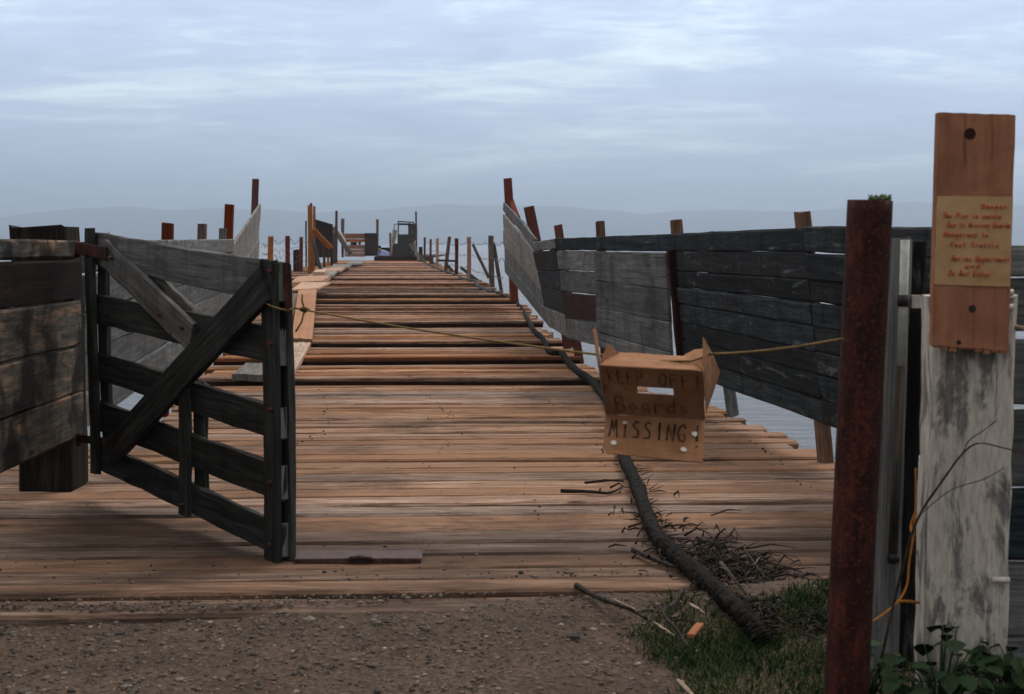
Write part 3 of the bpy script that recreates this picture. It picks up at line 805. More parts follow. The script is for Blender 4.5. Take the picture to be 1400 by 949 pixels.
# plank fence right of the sign post
fr2 = thing('plank_fence', Q(1420, 1000, 4.9), 'patchy grey and black plank fence just right of the white post', 'fence')
A = (Q(1372, 985, 5.2), Q(1376, 338, 5.2)); B = (Q(1800, 985, 5.0), Q(1800, 330, 5.0))
mb = MB(); panel(mb, A, B, [.02, .18, .335], gap=.02, proud=.01); panel(mb, A, B, [.50, .66, .82, .94, 1.0], gap=.012, proud=.012); mb.build('board_panel', M['grey'], fr2)
mb = MB(); panel(mb, A, B, [.34, .495], proud=.01); mb.build('board_panel', M['dark'], fr2)
mb = MB(); mb.board(Q(1560, 1010, 5.25), Q(1560, 320, 5.25), .2, .12, up=Vector((0, -1, 0)), segs=5); mb.build('post', M['pile'], fr2)
mb = MB(); mb.tube([Q(1376, 443, 4.85), Q(1390, 448, 4.82), Q(1402, 450, 4.80)], [.011, .010, .009], 8); tag(mb.build('peg', M['twig_pale']), 'short pale stick jutting from the right of the white post', 'stick')

# ------------------------------------------------------------------ ROPE, BOX
rp0 = Gpx(364, 416, .06); rp1 = GP(GL + .10, 1.287, .0)
rA = Q(402, 421, 7.06); rB = Q(826, 486, 5.30); rC = Q(972, 484, 5.20); rD = Q(1153, 463, 4.53)
def ropepts(a, b, sag, n=14): return [lerp(a, b, i / n) + Vector((0, 0, -sag * 4 * (i / n) * (1 - i / n))) for i in range(n + 1)]
mb = MB()
loop = [Gpx(362, 414, .075), Gpx(372, 419, .07), Gpx(385, 423, .07), Gpx(395, 424, .06), rA]
mb.tube(loop + ropepts(rA, rB, .012)[1:] + [Q(850, 491, 5.27), Q(900, 494, 5.24), Q(945, 494, 5.20)] + ropepts(rC, rD, .01)[0:] , .0046, 8, rough=.1)
tag(mb.build('rope', M['rope']), 'thin yellow rope stretched from the gate to the rusty pipe', 'rope')
mb = MB()
k0 = lerp(rA, rB, .045)
mb.tube([k0 + Vector((-.02, 0, .0)), k0 + Vector((0, -.012, .012)), k0 + Vector((.02, 0, 0)), k0 + Vector((.0, .012, -.012)), k0 + Vector((-.02, 0, 0))], .008, 6)
mb.tube([k0, k0 + Vector((-.015, 0, -.06)), k0 + Vector((-.045, 0, -.11))], .005, 6)
mb.tube([k0, k0 + Vector((-.012, 0, .04)), k0 + Vector((-.01, 0, .075))], .005, 6)
tag(mb.build('rope_knot', M['rope']), 'small knot with loose ends on the yellow rope near the gate', 'knot')

box = thing('cardboard_box', Q(893, 500, 5.15), 'torn brown cardboard box with a handwritten warning hanging on the yellow rope', 'box')
d0, d1, d2 = 5.09, 5.25, 5.10
TL, TR = Q(820, 499, d0), Q(961, 507, d0)
CL, CR = Q(828, 566, d1), Q(964, 574, d1)
BL, BR = Q(824, 619, d2), Q(961, 632, d2)
# upper panel with the hand slot cut out
mb = MB()
us = [0, .34, .70, 1]; 
def crow(t): return t
mb.slab(CL, CR, TR, TL, .004, us=[0, .12, .345, .70, .86, 1], vs=[0, .26, .455, .605, .8, 1], skip={(2, 2)}, jit=.0012, rnd=.2)
mb.build('front_panel', M['cardboard'], box)
# lower flap with a rounded corner
mb = MB()
mid = [lerp(CL, BL, .55), lerp(CR, BR, .55)]
mb.slab(mid[0], mid[1], CR, CL, .004, 8, 3, jit=.001, rnd=.25)
mb.slab(lerp(CL, BL, .82), lerp(CR, BR, .82), mid[1], mid[0], .004, 8, 2, jit=.001, rnd=.25)
bl2 = lerp(BL, BR, .05)
mb.slab(lerp(bl2, BL, .15), BR, lerp(CR, BR, .82), lerp(CL, BL, .82), .004, 8, 2, jit=.001, rnd=.25)
tag(mb.build('lower_flap', M['cardboard'], box), 'lower flap hanging towards the viewer')
# top flap leaning back over the rope
mb = MB()
TBL, TBR = Q(843, 481.5, 5.36), Q(940, 487, 5.34)
mb.slab(TL, TR, TBR, TBL, .004, 8, 3, jit=.0015, rnd=.3)
mb.build('top_flap', M['cardboard'], box)
mb = MB(); mb.slab(Q(934, 486.5, 5.35), TR + Vector((0, .004, .004)), Q(963, 476, 5.30), Q(949, 478, 5.36), .003, 3, 3, jit=.001, rnd=.32); mb.build('inner_flap', M['cardboard'], box)
# right side flap
mb = MB()
v = [Q(961, 508, 5.10), Q(966, 563, 5.245), Q(976, 535, 5.30), Q(984.5, 509, 5.32), Q(975, 486, 5.26), Q(962, 461, 5.16)]
off = Vector((-.003, -.003, 0))
vv = v + [p + off for p in v]
mb.add(vv, [(0, 1, 2, 3, 4, 5), (11, 10, 9, 8, 7, 6)] + [(i, i + 6, (i + 1) % 6 + 6, (i + 1) % 6) for i in range(6)], vv, .35)
mb.build('side_flap', M['cardboard'], box)
mb = MB(); mb.slab(Q(825, 541, 5.13), Q(826.5, 536, 5.22), Q(815.5, 450, 5.26), Q(811, 450, 5.14), .003, 2, 5, jit=.001, rnd=.4); mb.build('side_flap', M['cardboard'], box)
v = [Q(820, 496, 5.115), Q(831.5, 470, 5.2), Q(846, 483, 5.34)]
vv = v + [p + Vector((0.002, .004, 0)) for p in v]
mb = MB(); mb.add(vv, [(0, 2, 1), (3, 4, 5)] + [(i, (i + 1) % 3, (i + 1) % 3 + 3, i + 3) for i in range(3)], vv, .4); mb.build('corner_flap', M['cardboard'], box)
nU = (CR - CL).cross(TL - CL).normalized();  nU = nU if nU.y < 0 else -nU
nL = (BR - BL).cross(CL - BL).normalized();  nL = nL if nL.y < 0 else -nL
fU = pmap((CL, CR, TR, TL), nU * .0035); fL = pmap((BL, BR, CR, CL), nL * .0035)
mb = MB()
write(mb, 'KEEP', fU, .06, .43, .66, .27, .0017); write(mb, 'OFF!', fU, .55, 1.0, .66, .24, .0017)
mb.build('lettering', M['blackink'], box); mb = MB()
write(mb, 'Boards', fU, .10, .86, .09, .31, .0017)
mb.build('lettering', M['blackink'], box)
mb = MB(); write(mb, 'MISSING', fL, .03, .84, .42, .42, .0030); mb.build('lettering', M['blackink'], box); mb = MB(); write(mb, '!', fL, .88, .99, .33, .5, .004)
mb.build('lettering', M['blackink'], box)
for (a, b, r) in ((.10, .26, .011), (.905, .63, .012), (.80, .24, .011), (.20, .79, .008)):
    mb = MB(); p = fL(a, b); mb.tube([p - nL * .002, p + nL * .0012], r, 12, rough=.12); mb.build('paper_spot', M['whitetape'], box)

# ------------------------------------------------------------------ HOSE, DEBRIS
hz = [(1062, 905, -.09), (1046, 882, -.035), (1030, 858, .02), (1000, 825, .05), (960, 790, .055), (925, 760, .055), (900, 735, .05), (885, 705, .05), (873, 670, .05), (862, 645, .05), (850, 615, .05), (842, 580, .05), (832, 552, .05), (822, 536, .05), (806, 518, .05), (790, 508, .06),
      (776, 494, .06), (768, 483, .06), (752, 481, .05), (742, 463, .05), (730, 452, .05), (722, 437, .05), (712, 420, .05), (698, 409, .06), (684, 402, .055), (670, 398.5, .055)]
def smooth(pts, k=4):
    pts = [Vector(p) for p in pts]; out = []
    for i in range(len(pts) - 1):
        a, b, c, d = pts[max(i - 1, 0)], pts[i], pts[i + 1], pts[min(i + 2, len(pts) - 1)]
        for j in range(k):
            t = j / k
            out.append(.5 * ((2 * b) + (c - a) * t + (2 * a - 5 * b + 4 * c - d) * t * t + (3 * b - a - 3 * c + d) * t ** 3))
    return out + [pts[-1]]
hp = smooth([P(u, v, z) for u, v, z in hz], 14)
mb = MB(); n = len(hp)
mb.tube(hp, [.040 * (1 + .06 * math.sin(i * .35) + (.07 if i % 2 else -.07) + rng.uniform(-.04, .04)) * (.75 + .3 * min(1, i / 14)) for i in range(n)], 14, rough=.09, smooth=False)
hose = tag(mb.build('hose', M['hose']), 'thick dark old hose snaking along the deck from the grass', 'hose')
hf = smooth([P(u, v, .055) for u, v in ((674, 399.5), (666, 397.5), (658, 394), (652, 390), (650, 385), (634, 382), (622, 376), (606, 371), (592, 365), (580, 359), (570, 356), (560, 354))], 5)
mb = MB(); mb.tube(hf, [min(.075, .048 + i * .004) * (1 + .1 * math.sin(i * 1.3)) for i in range(len(hf))], 10, rough=.1)
tag(mb.build('hose', M['hosefar']), 'grey-green hose running along the foot of the far right posts', 'hose')

def twig(name, pts, r, mat, label, cat, group=None, branches=0):
    mb = MB(); q = smooth(pts, 4)
    if mat is M['twig_pale']:
        q = [p + Vector((rng.uniform(-.004, .004), rng.uniform(-.004, .004), 0)) for p in q]
        mb.tube(q, [r * .62 * (1 - .9 * abs(2 * i / (len(q) - 1) - .8) / 1.3) for i in range(len(q))], 5, rough=.35, smooth=False, flat=.4)
    else: mb.tube(q, [r * (1 - .6 * i / len(q)) for i in range(len(q))], 7, rough=.15)
    for _ in range(branches):
        b = q[rng.randrange(len(q) // 4, len(q) - 1)]
        e = b + Vector((rng.uniform(-.12, .12), rng.uniform(-.12, .12), rng.uniform(-.005, .03)))
        mb.tube([b, lerp(b, e, .5) + Vector((0, 0, .008)), e], [r * .5, r * .4, r * .2], 5)
    return tag(mb.build(name, mat), label, cat, group)
g0 = 'sticks lying near the hose end'
twig('stick', [P(866, 752, .03), P(895, 765, .03), P(925, 776, .03)], .016, M['twig'], 'straight dark stick poking out left from the hose', 'stick', g0, 1)
twig('stick', [P(767, 671, .02), P(805, 672, .025), P(832, 674, .02), P(850, 666, .02)], .014, M['twig'], 'crooked dark twig lying left of the hose below the box', 'stick', g0, 1)
twig('stick', [P(800, 660, .02), P(832, 657, .02), P(853, 658, .02)], .010, M['twig'], 'thin dark twig just above the crooked twig by the hose', 'stick', g0, 2)
twig('stick', [P(788, 800, .03), P(820, 818, .04), P(860, 832, .04), P(884, 846, .04)], .014, M['twig'], 'long dark twig lying across the dirt edge left of the grass', 'stick', g0, 3)
twig('stick', [P(838, 818, .04), P(862, 830, .05), P(870, 836, .05)], .011, M['twig_pale'], 'pale splinter lying on the long twig at the dirt edge', 'stick', g0)
twig('stick', [P(894, 850, .04), P(910, 860, .05), P(921, 868, .05)], .013, M['twig_pale'], 'pale peeled stick left of the orange chip', 'stick', g0)
twig('stick', [P(943, 824, .05), P(955, 832, .06), P(964, 838, .05)], .014, M['twig_pale'], 'pale bark shred at the top of the grass patch', 'stick', g0)
twig('stick', [P(926, 928, .04), P(942, 945, .05), P(956, 962, .05)], .017, M['twig_pale'], 'pale stick at the bottom edge of the grass', 'stick', g0)
twig('stick', [P(935, 806, .03), P(920, 826, .06), P(906, 838, .08), P(926, 862, .05), P(940, 884, .04)], .011, M['twig'], 'grey forked twig standing over the grass edge', 'stick', g0, 3)
twig('stick', [P(986, 770, .06), P(1002, 790, .08), P(1020, 812, .06)], .011, M['pile'], 'pale grey stick crossing the dark debris beside the hose', 'stick', g0, 1)
twig('stick', [P(1018, 752, .05), P(1035, 775, .05), P(1050, 795, .04)], .009, M['twig'], 'thin dark twig right of the debris heap', 'stick', g0, 1)
twig('stick', [P(1016, 774, .03), P(1030, 771, .06), P(1042, 760, .09)], .008, M['twig_pale'], 'pale splinter tilted up from the debris heap', 'stick', g0)
mb = MB(); a, b = P(943, 869, .05), P(958, 853, .06); mb.board(a, b, .032, .012, segs=3, wob=.003); tag(mb.build('wood_chip', M['chip']), 'bright orange wood chip lying at the grass edge', 'wood chip')
# dark tangle of bark and roots next to the hose
mb = MB()
for i in range(780):
    u = rng.gauss(985, 62); v = 786 + (u - 985) * .45 + rng.gauss(0, 24) - 8
    if rng.random() < .42: u = rng.uniform(995, 1145); v = rng.gauss(822 + (u - 1000) * .18, 10)
    p = P(u, v, .015); a = rng.gauss(-.5, .9); L = rng.choice((.04, .06, .09, .14, .24)) * rng.uniform(.7, 1.2)
    e = p + Vector((math.cos(a) * L, math.sin(a) * L, rng.uniform(0, .02)))
    mb.tube([p, lerp(p, e, .5) + Vector((rng.uniform(-.02, .02), rng.uniform(-.02, .02), rng.uniform(0, .04))), e], [rng.uniform(.002, .008), rng.uniform(.002, .007), .0015], 5)
for i in range(260):
    t = rng.random(); p = hp[int(t * len(hp) * .45)] + Vector((rng.uniform(-.06, .08), rng.uniform(-.05, .05), -.02))
    e = p + Vector((rng.gauss(.02, .06), rng.gauss(0, .05), rng.uniform(-.005, .04)))
    mb.tube([p, e], [.004, .0015], 4)
tag(mb.build('debris', M['twig']), kind='stuff')
# crumbs of dirt and bark scattered on the near planks
mb = MB()
ICO = [(0, 0, 1), (.89, 0, .45), (.28, .85, .45), (-.72, .53, .45), (-.72, -.53, .45), (.28, -.85, .45), (.72, .53, -.45), (-.28, .85, -.45), (-.89, 0, -.45), (-.28, -.85, -.45), (.72, -.53, -.45), (0, 0, -1)]
ICF = [(0, 1, 2), (0, 2, 3), (0, 3, 4), (0, 4, 5), (0, 5, 1), (1, 6, 2), (2, 7, 3), (3, 8, 4), (4, 9, 5), (5, 10, 1), (2, 6, 7), (3, 7, 8), (4, 8, 9), (5, 9, 10), (1, 10, 6), (6, 11, 7), (7, 11, 8), (8, 11, 9), (9, 11, 10), (10, 11, 6)]
def pebble(mb, p, r, rnd, flat=.6):
    s = Vector((r * rng.uniform(.7, 1.3), r * rng.uniform(.7, 1.3), r * rng.uniform(.45, .9) * flat / .6))
    rot = Matrix.Rotation(rng.uniform(0, 6.28), 3, 'Z')
    vs = [p + rot @ Vector((x * s.x * rng.uniform(.8, 1.2), y * s.y * rng.uniform(.8, 1.2), z * s.z * rng.uniform(.8, 1.2))) for x, y, z in ICO]
    mb.add(vs, ICF, vs, rnd, False)
for i in range(520):
    yy = 6.2 + rng.expovariate(1.9); xx = rng.uniform(-3, 2.4)
    if yy > 12: continue
    pebble(mb, Vector((xx, yy, .006)), rng.uniform(.002, .007) * (2.0 if rng.random() < .08 else 1), min(1, rng.random() ** 1.6))
tag(mb.build('dirt_crumbs', M['pebble']), kind='stuff')
# gravel
mb = MB()
for i in range(12000):
    xx = rng.uniform(-2.6, 2.2); yy = rng.uniform(4.7, shore_edge(xx) + .08)
    if xx > .75 and rng.random() < .75: continue
    r = rng.choice((.0025, .003, .004, .004, .005, .006, .008, .012)) * rng.uniform(.7, 1.25)
    if rng.random() < .003: r = rng.uniform(.018, .028)
    pebble(mb, Vector((xx, yy, ground_z(xx, yy) + r * .15)), r, rng.random() ** 1.15)
for i in range(1700):
    xx = rng.uniform(-2.6, 1.4); e = shore_edge(xx); yy = e + rng.expovariate(7) * (.7 + .8 * max(0, mnoise.noise(Vector((xx * 1.7, 3, 1)))))
    r = rng.choice((.0025, .003, .004, .005, .007, .010)) * rng.uniform(.7, 1.2)
    pebble(mb, Vector((xx, yy, max(ground_z(xx, yy), .004) + r * .2)), r, rng.random() ** 1.15)
tag(mb.build('gravel', M['pebble']), kind='stuff')
# grass
mb = MB()
def blade(mb, p, h, w, lean, rnd):
    a = rng.uniform(0, 6.28); dx = Vector((math.cos(a), math.sin(a), 0)); b = rng.uniform(0, 6.28); wd = Vector((math.cos(b), math.sin(b), 0)) * w
    p1 = p + dx * lean * .3 + Vector((0, 0, h * .55)); p2 = p + dx * lean + Vector((0, 0, h))
    v = [p - wd, p + wd, p1 - wd * .7, p1 + wd * .7, p2]
    mb.add(v, [(0, 1, 3, 2), (2, 3, 4)], v, rnd)
cnt = 0
while cnt < 26000:
    xx = rng.uniform(.35, 2.9); yy = rng.uniform(4.5, 6.45)
    den = .5 + .9 * mnoise.noise(Vector((xx * 2.4, yy * 2.4, 8))) + min(0, (xx - .8 - (6 - yy) * .05) * 2.2) + min(0, (6.12 - yy) * 4)
    if rng.random() > den * 1.5 + .12: continue
    cnt += 1
    h = rng.uniform(.016, .06) * (1 + .5 * max(0, mnoise.noise(Vector((xx * 5, yy * 5, 2)))))
    blade(mb, Vector((xx, yy, ground_z(xx, yy) - .004)), h, rng.uniform(.0018, .0038), rng.uniform(.01, .07), max(0, min(1, abs(rng.gauss(.4, .22)) + .35 * mnoise.noise(Vector((xx * 3, yy * 3, 5))) + (.5 if rng.random() < .05 else 0))))
for i in range(40):
    cx, cy = rng.uniform(-2.2, .5), rng.uniform(4.9, 6.0)
    for k in range(6): 
        xx, yy = cx + rng.gauss(0, .015), cy + rng.gauss(0, .015)
        blade(mb, Vector((xx, yy, ground_z(xx, yy))), rng.uniform(.008, .02), .002, .012, rng.uniform(.2, .7))
tag(mb.build('grass', M['grass']), kind='stuff')

# broad-leaved weeds at the foot of the white post
def weed(cx, cy, n, hgt, spread, label):
    o = thing('weed_plant', Vector((cx, cy, ground_z(cx, cy))), label, 'weed')
    ml, ms = MB(), MB()
    for i in range(n):
        a = rng.uniform(0, 6.28); r = spread * math.sqrt(rng.random()); z0 = ground_z(cx, cy)
        tip = Vector((cx + r * math.cos(a), cy + r * math.sin(a) * .7, z0 + hgt * rng.uniform(.35, 1)))
        ms.tube([(cx + rng.gauss(0, .02), cy + rng.gauss(0, .02), z0 - .02), lerp(Vector((cx, cy, z0)), tip, .6) + Vector((0, 0, .04)), tip], [.004, .003, .002], 5)
        L = rng.uniform(.035, .085); dr = Vector((math.cos(a + rng.gauss(0, .7)), math.sin(a + rng.gauss(0, .7)), rng.uniform(-.5, .25))).normalized()
        sd = dr.cross(Vector((0, 0, 1))).normalized(); nn = sd.cross(dr)
        v = []; fcs = []
        for j, (t, w) in enumerate(((0, .05), (.2, .32), (.45, .42), (.7, .3), (.88, .14), (1, .0))):
            c = tip + dr * L * t - Vector((0, 0, .02 * t * t))
            v += [c - sd * w * L - nn * .0 + Vector((0, 0, .006)), c, c + sd * w * L + Vector((0, 0, .006))]
        for j in range(5):
            b = j * 3; fcs += [(b, b + 1, b + 4, b + 3), (b + 1, b + 2, b + 5, b + 4)]
        ml.add(v, fcs, v, rng.random(), True)
    ml.build('leaves', M['leaf'], o); ms.build('stems', M['leaf'], o)
weed(1.42, 4.62, 60, .34, .17, 'leafy dark green weed at the foot of the white post')
weed(1.22, 4.85, 36, .24, .13, 'low leafy weed between the rusty pipe and the white post')
weed(1.72, 4.72, 55, .24, .2, 'dim low weed right of the white post foot')
bz = 4.5
mb = MB()
mb.tube(smooth([Q(1205, 900, bz), Q(1225, 812, bz), Q(1252, 715, bz), Q(1290, 655, bz), Q(1316, 620, bz), Q(1338, 606, bz), Q(1370, 612, bz), Q(1410, 622, bz)], 4), [.0052 - .00012 * i for i in range(29)], 7)
mb.tube(smooth([Q(1316, 620, bz), Q(1325, 602, bz), Q(1345, 588, bz), Q(1362, 575, bz)], 4), .0018, 5)
mb.tube(smooth([Q(1262, 700, bz), Q(1300, 670, bz), Q(1345, 655, bz), Q(1372, 640, bz)], 4), .0016, 5)
tag(mb.build('bramble_stem', M['twig']), 'thin dark bare bramble stem arching in front of the white post', 'bramble')
mb = MB()
mb.tube(smooth([Q(1252, 640, 4.95), Q(1252, 690, 4.93), Q(1250, 725, 4.9), Q(1243, 770, 4.88), Q(1240, 800, 4.86), Q(1228, 822, 4.82), Q(1210, 838, 4.76), Q(1192, 850, 4.70)], 4), .0038, 7)
mb.tube(smooth([Q(1228, 822, 4.82), Q(1240, 822, 4.85), Q(1256, 824, 4.9)], 4), .005, 7)
mb.tube(smooth([Q(1252, 700, 4.93), Q(1246, 718, 4.93), Q(1247, 728, 4.9)], 4), .0055, 7)
tag(mb.build('rope', M['rope_orange']), 'frayed orange rope hanging between the rusty pipe and white post', 'rope')

# rusty bar lying at the foot of the gate
bar = thing('metal_bar', P(490, 768), 'rusty dark steel bar lying on the planks at the foot of the gate', 'metal bar')
a, b = P(406, 762, .016), P(577, 761, .016)
mb = MB(); mb.board(a, b, .19, .028, segs=10, wob=.002, ch=.004); mb.build('bar', M['steel'], bar)
mb = MB(); c = P(492, 762, .036); mb.tube([c + Vector((-.05, 0, -.008)), c, c + Vector((.06, 0, -.006))], [.012, .014, .01], 8); mb.build('handle', M['steel'], bar)

# ------------------------------------------------------------------ LOOSE PLANKS ON THE LEFT
lp = 'loose planks laid on the left side of the deck'
def lplank(pts, thick, label, mat='plank_pale'):
    mb = MB(); mb.slab(*pts, thick, 8, 3, jit=.006, grain_u=False)
    return tag(mb.build('loose_plank', M[mat]), label, 'plank', lp)
lplank([P(318, 512, .10), P(368, 512, .10), P(380, 496, .10), P(337, 496, .10)], .08, 'short grey plank end lying behind the free end of the gate', 'palegrey')
lplank([P(372, 516, .06), P(399, 514, .06), P(425, 468, .08), P(398, 468, .08)], .06, 'pale plank lying lengthwise just right of the gate top')
lplank([P(399, 462, .08), P(427, 464, .08), P(433, 396, .35), P(408, 394, .35)], .09, 'long tan plank propped lengthwise, nearest of the stepped planks')
lplank([P(380, 440, .06), P(400, 440, .06), P(410, 396, .30), P(396, 394, .30)], .07, 'darker narrow plank beside the long tan plank', 'brownpost')
lplank([P(398, 396, .36), P(436, 394, .36), P(452, 386, .36), P(412, 386, .36)], .05, 'pale board resting across the top of the long tan plank')
lplank([P(398, 386, .30), P(441, 384, .30), P(452, 376.5, .30), P(408, 377.5, .30)], .16, 'wide tan board with a dark front edge, second step out')
lplank([P(422, 377, .28), P(455, 376, .28), P(461, 370.5, .28), P(430, 371, .28)], .10, 'grey-white board forming the third step out', 'palegrey')
lplank([P(434, 370.5, .28), P(466, 370, .28), P(472, 365.5, .28), P(443, 366, .28)], .10, 'pale board forming the fourth step out')
lplank([P(450, 366, .28), P(476, 365, .28), P(481, 361.5, .28), P(456, 362, .28)], .10, 'small pale board forming the fifth step out', 'palegrey')
lplank([P(474, 360.5, .28), P(494, 360, .28), P(498, 357.2, .28), P(478, 357.6, .28)], .12, 'farthest white board before the raised platform', 'palegrey')

# ------------------------------------------------------------------ FAR POSTS, RIGHT SIDE
fpg = 'fence posts along the far pier edge'
def fpost(ub, vb, ut, vt, w, label, mat='brownpost', braces=(), d=None):
    base = P(ub, vb); d = d or base.y
    o = thing('fence_post', Vector((base.x, base.y, 0)), label, 'post', fpg)
    mb = MB(); mb.board(Q(ub, vb + 3, d), Q(ut, vt, d), w, w * .9, up=Vector((.2, -1, 0)), segs=5, wob=.012, ch=.012); mb.build('shaft', M[mat], o)
    for (a, b, c, e, bw) in braces:
        mb = MB(); mb.board(Q(a, b, d - .15), Q(c, e, d + .1), bw, .07, up=Vector((.2, -1, 0)), segs=5, wob=.012); mb.build('brace', M['pile'], o)
    return o
fpost(673, 395, 671, 322, .17, 'thick brown post with a leaning brace nearest the right wing', braces=[(686, 400, 675, 333, .12), (668, 380, 647, 334, .10)])
fpost(641, 382, 641, 324, .17, 'tan post second from the right wing', 'orangepost', braces=[(657, 386, 630, 366, .13)])
fpost(624, 378, 624, 326, .16, 'dark brown post third from the right wing', 'redpost')
fpost(609, 373, 614.5, 324, .18, 'grey post leaning right with a foot brace', braces=[(626, 380, 610, 360, .16)])
fpost(598, 367, 598, 326, .17, 'pale tan post right of the two dark thin posts', 'plank_pale')
fpost(589, 362, 588.5, 327, .16, 'thin dark post just left of the pale tan post', 'redpost', braces=[(600, 368, 586, 352, .18)])
fpost(581, 358.5, 580.5, 324.5, .17, 'thin dark post nearest the old machine', 'redpost')
# left
fpost(370, 385, 370.5, 323.5, .22, 'orange-brown post first right of the left wing', 'orangepost')
fpost(393, 378, 393, 323, .22, 'red-brown post second from the left wing', 'redpost')
fpost(411, 373, 412, 324, .20, 'brown post among tangled wire left of the tall braced post', 'redpost')
fpost(443, 366, 443.5, 327, .17, 'dark short post before the dark plywood screen', 'machine')
fpost(448.5, 364, 449, 324, .17, 'orange short post below the tilted orange brace', 'orangepost')
# low rail out on the right
mb = MB(); mb.board(P(600, 356, .75) + Vector((0, 0, 0)), P(623, 357, .75), .1, .1, segs=3); mb.build('rail', M['joist'], fence_r) if False else tag(mb.build('rail', M['joist']), 'low dark rail over the water behind the far right posts', 'rail')
# wires
def wires(name, px, label, rows=(.25, .55, .85), top=325, bot=360, wob=.06):
    mb = MB()
    for r in rows:
        pts = []
        for (u, vb, vt) in px:
            d = P(u, vb).y; pts.append(Q(u, vb + (vt - vb) * r, d))
        q = []
        for a, b in zip(pts, pts[1:]):
            for i in range(8):
                t = i / 8; q.append(lerp(a, b, t) + Vector((rng.uniform(-.02, .02), 0, -.10 * 4 * t * (1 - t) + rng.uniform(-wob, wob))))
        q.append(pts[-1]); mb.tube(q, .010, 4)
        for p in q[::2]:
            mb.tube([p + Vector((-.03, 0, -.04)), p + Vector((.03, 0, .04))], .007, 4)
    tag(mb.build(name, M['wire']), label, 'wire')
wires('barbed_wire', [(688, 402, 322), (672, 396, 322), (641, 382, 324), (624, 378, 326), (611, 373, 325), (598, 367, 326), (588, 362, 327), (580, 358, 325)], 'rusty barbed wire strung between the far right posts', rows=(.3, .6, .88))
wires('barbed_wire', [(358, 388, 330), (370, 385, 324), (393, 378, 323), (411, 373, 324), (430, 369, 326)], 'tangled barbed wire strung between the far left posts', rows=(.35, .55, .72, .9), wob=.12)

# ------------------------------------------------------------------ FAR END OBJECTS
def dbox(mb, u0, v0, u1, v1, d, depth, **kw):
    a, b, c, e = Q(u0, v1, d), Q(u1, v1, d), Q(u1, v0, d), Q(u0, v0, d)
    mb.slab(a, b, c, e, depth, kw.get('nu', 4), kw.get('nv', 3), jit=kw.get('jit', .01), rnd=kw.get('rnd'))
tf = thing('braced_post', P(424, 374), 'tall orange-brown double post with a diagonal brace on the left of the pier', 'post')
for (ub, ut, top, w, dd, mt) in ((424, 424, 281, .24, 74, 'orangepost'), (429, 429.5, 282, .12, 74.3, 'orangepost'), (426.5, 425.5, 278, .12, 74.6, 'redpost')):
    mb = MB(); mb.board(Q(ub, 374, dd), Q(ut, top, dd), w, .16, up=Vector((.2, -1, 0)), segs=5, wob=.012, rnd=.25); mb.build('shaft', M[mt], tf)
mb = MB(); mb.board(Q(428, 314, 73.8), Q(452, 339, 77), .26, .1, up=Vector((0, -1, 0)), segs=4, rnd=.25); mb.build('brace', M['orangepost'], tf)
mb = MB(); mb.board(Q(427, 326, 73.6), Q(439, 371, 72.5), .16, .1, up=Vector((0, -1, 0)), segs=4); tag(mb.build('brace', M['pile'], tf), 'grey lower brace')
ps = thing('plywood_screen', P(443, 362), 'dark brown plywood screen with a sloping top behind the tall braced post', 'screen')
d = 96
mb = MB(); mb.slab(Q(430, 352, d), Q(455, 352, d), Q(454.5, 309, d), Q(430, 301, d), .08, 6, 4, jit=.01); mb.build('panel', M['darkpanel'], ps)
mb = MB(); mb.board(Q(431, 302, d - .1), Q(455, 309, d - .1), .2, .1, up=Vector((0, -1, 0)), segs=3); mb.build('top_rail', M['joist'], ps)
for u in (432.5, 453.5):
    mb = MB(); mb.board(Q(u, 368, d + .2), Q(u, 302 if u < 440 else 310, d + .2), .18, .18, up=Vector((0, -1, 0)), segs=3); mb.build('post', M['joist'], ps)
mb = MB()
for (u, v0, v1) in ((403, 342, 375), (406, 341, 374), (409, 343, 374)):
    dbox(mb, u - 2, v0, u + 2, v1, 78 + (u - 403) * .3, .3)
mb2 = mb
tag(mb2.build('board_stack', M['maroon']), 'dark upright boards stacked at the left edge beside the wire', 'boards')
fpost(418.5, 362, 418.5, 302, .12, 'thin distant grey pole left of the tall braced post', 'pile', d=106)
fpost(460, 360, 460, 288.5, .19, 'tall thin red pole right of the plywood screen', 'redpost', d=114)
fpost(457, 361, 457, 318, .22, 'short grey post in front of the thin red pole', 'pile', d=111)
pz = thing('leaning_plank', P(478, 360), 'grey plank leaning against the posts left of the orange crates', 'plank')
mb = MB(); mb.board(Q(456, 312, 118), Q(479, 347, 113), .36, .1, up=Vector((0, -1, 0)), segs=4); mb.build('board', M['pile'], pz)
mb = MB(); mb.board(Q(466, 318, 119), Q(477, 342, 115), .16, .08, up=Vector((0, -1, 0)), segs=4); tag(mb.build('brace', M['plank_pale'], pz), 'pale narrow strut')
def pile_top(u, v0, v1, d, r0, r1, label):
    mb = MB(); mb.tube([Q(u, v1, d), Q(u, lerp(v1, v0, .5), d), Q(u, v0, d)], [r1, lerp(r0, r1, .5), r0], 12, rough=.05)
    tag(mb.build('pile', M['brownpost']), label, 'pile', 'wooden piles rising above the pier end')
pile_top(468.5, 299, 352, 134, .18, .10, 'flared pile top above the leaning grey plank')
pile_top(516, 300, 352, 136, .14, .085, 'slender flared pile beside the dark panel')
cr = thing('crate_stack', Q(485, 351, 131), 'stack of orange-brown planks with light gaps on the pier end', 'plank stack')
d = 131.5
for (v0, v1) in ((319.5, 326.5), (327, 331), (335, 340.5), (341, 345.5), (346, 351)):
    mb = MB(); dbox(mb, 471, v0, 498.5, v1, d + rng.uniform(0, .15), .5, rnd=rng.random()); mb.build('plank', M['cratewood'], cr)
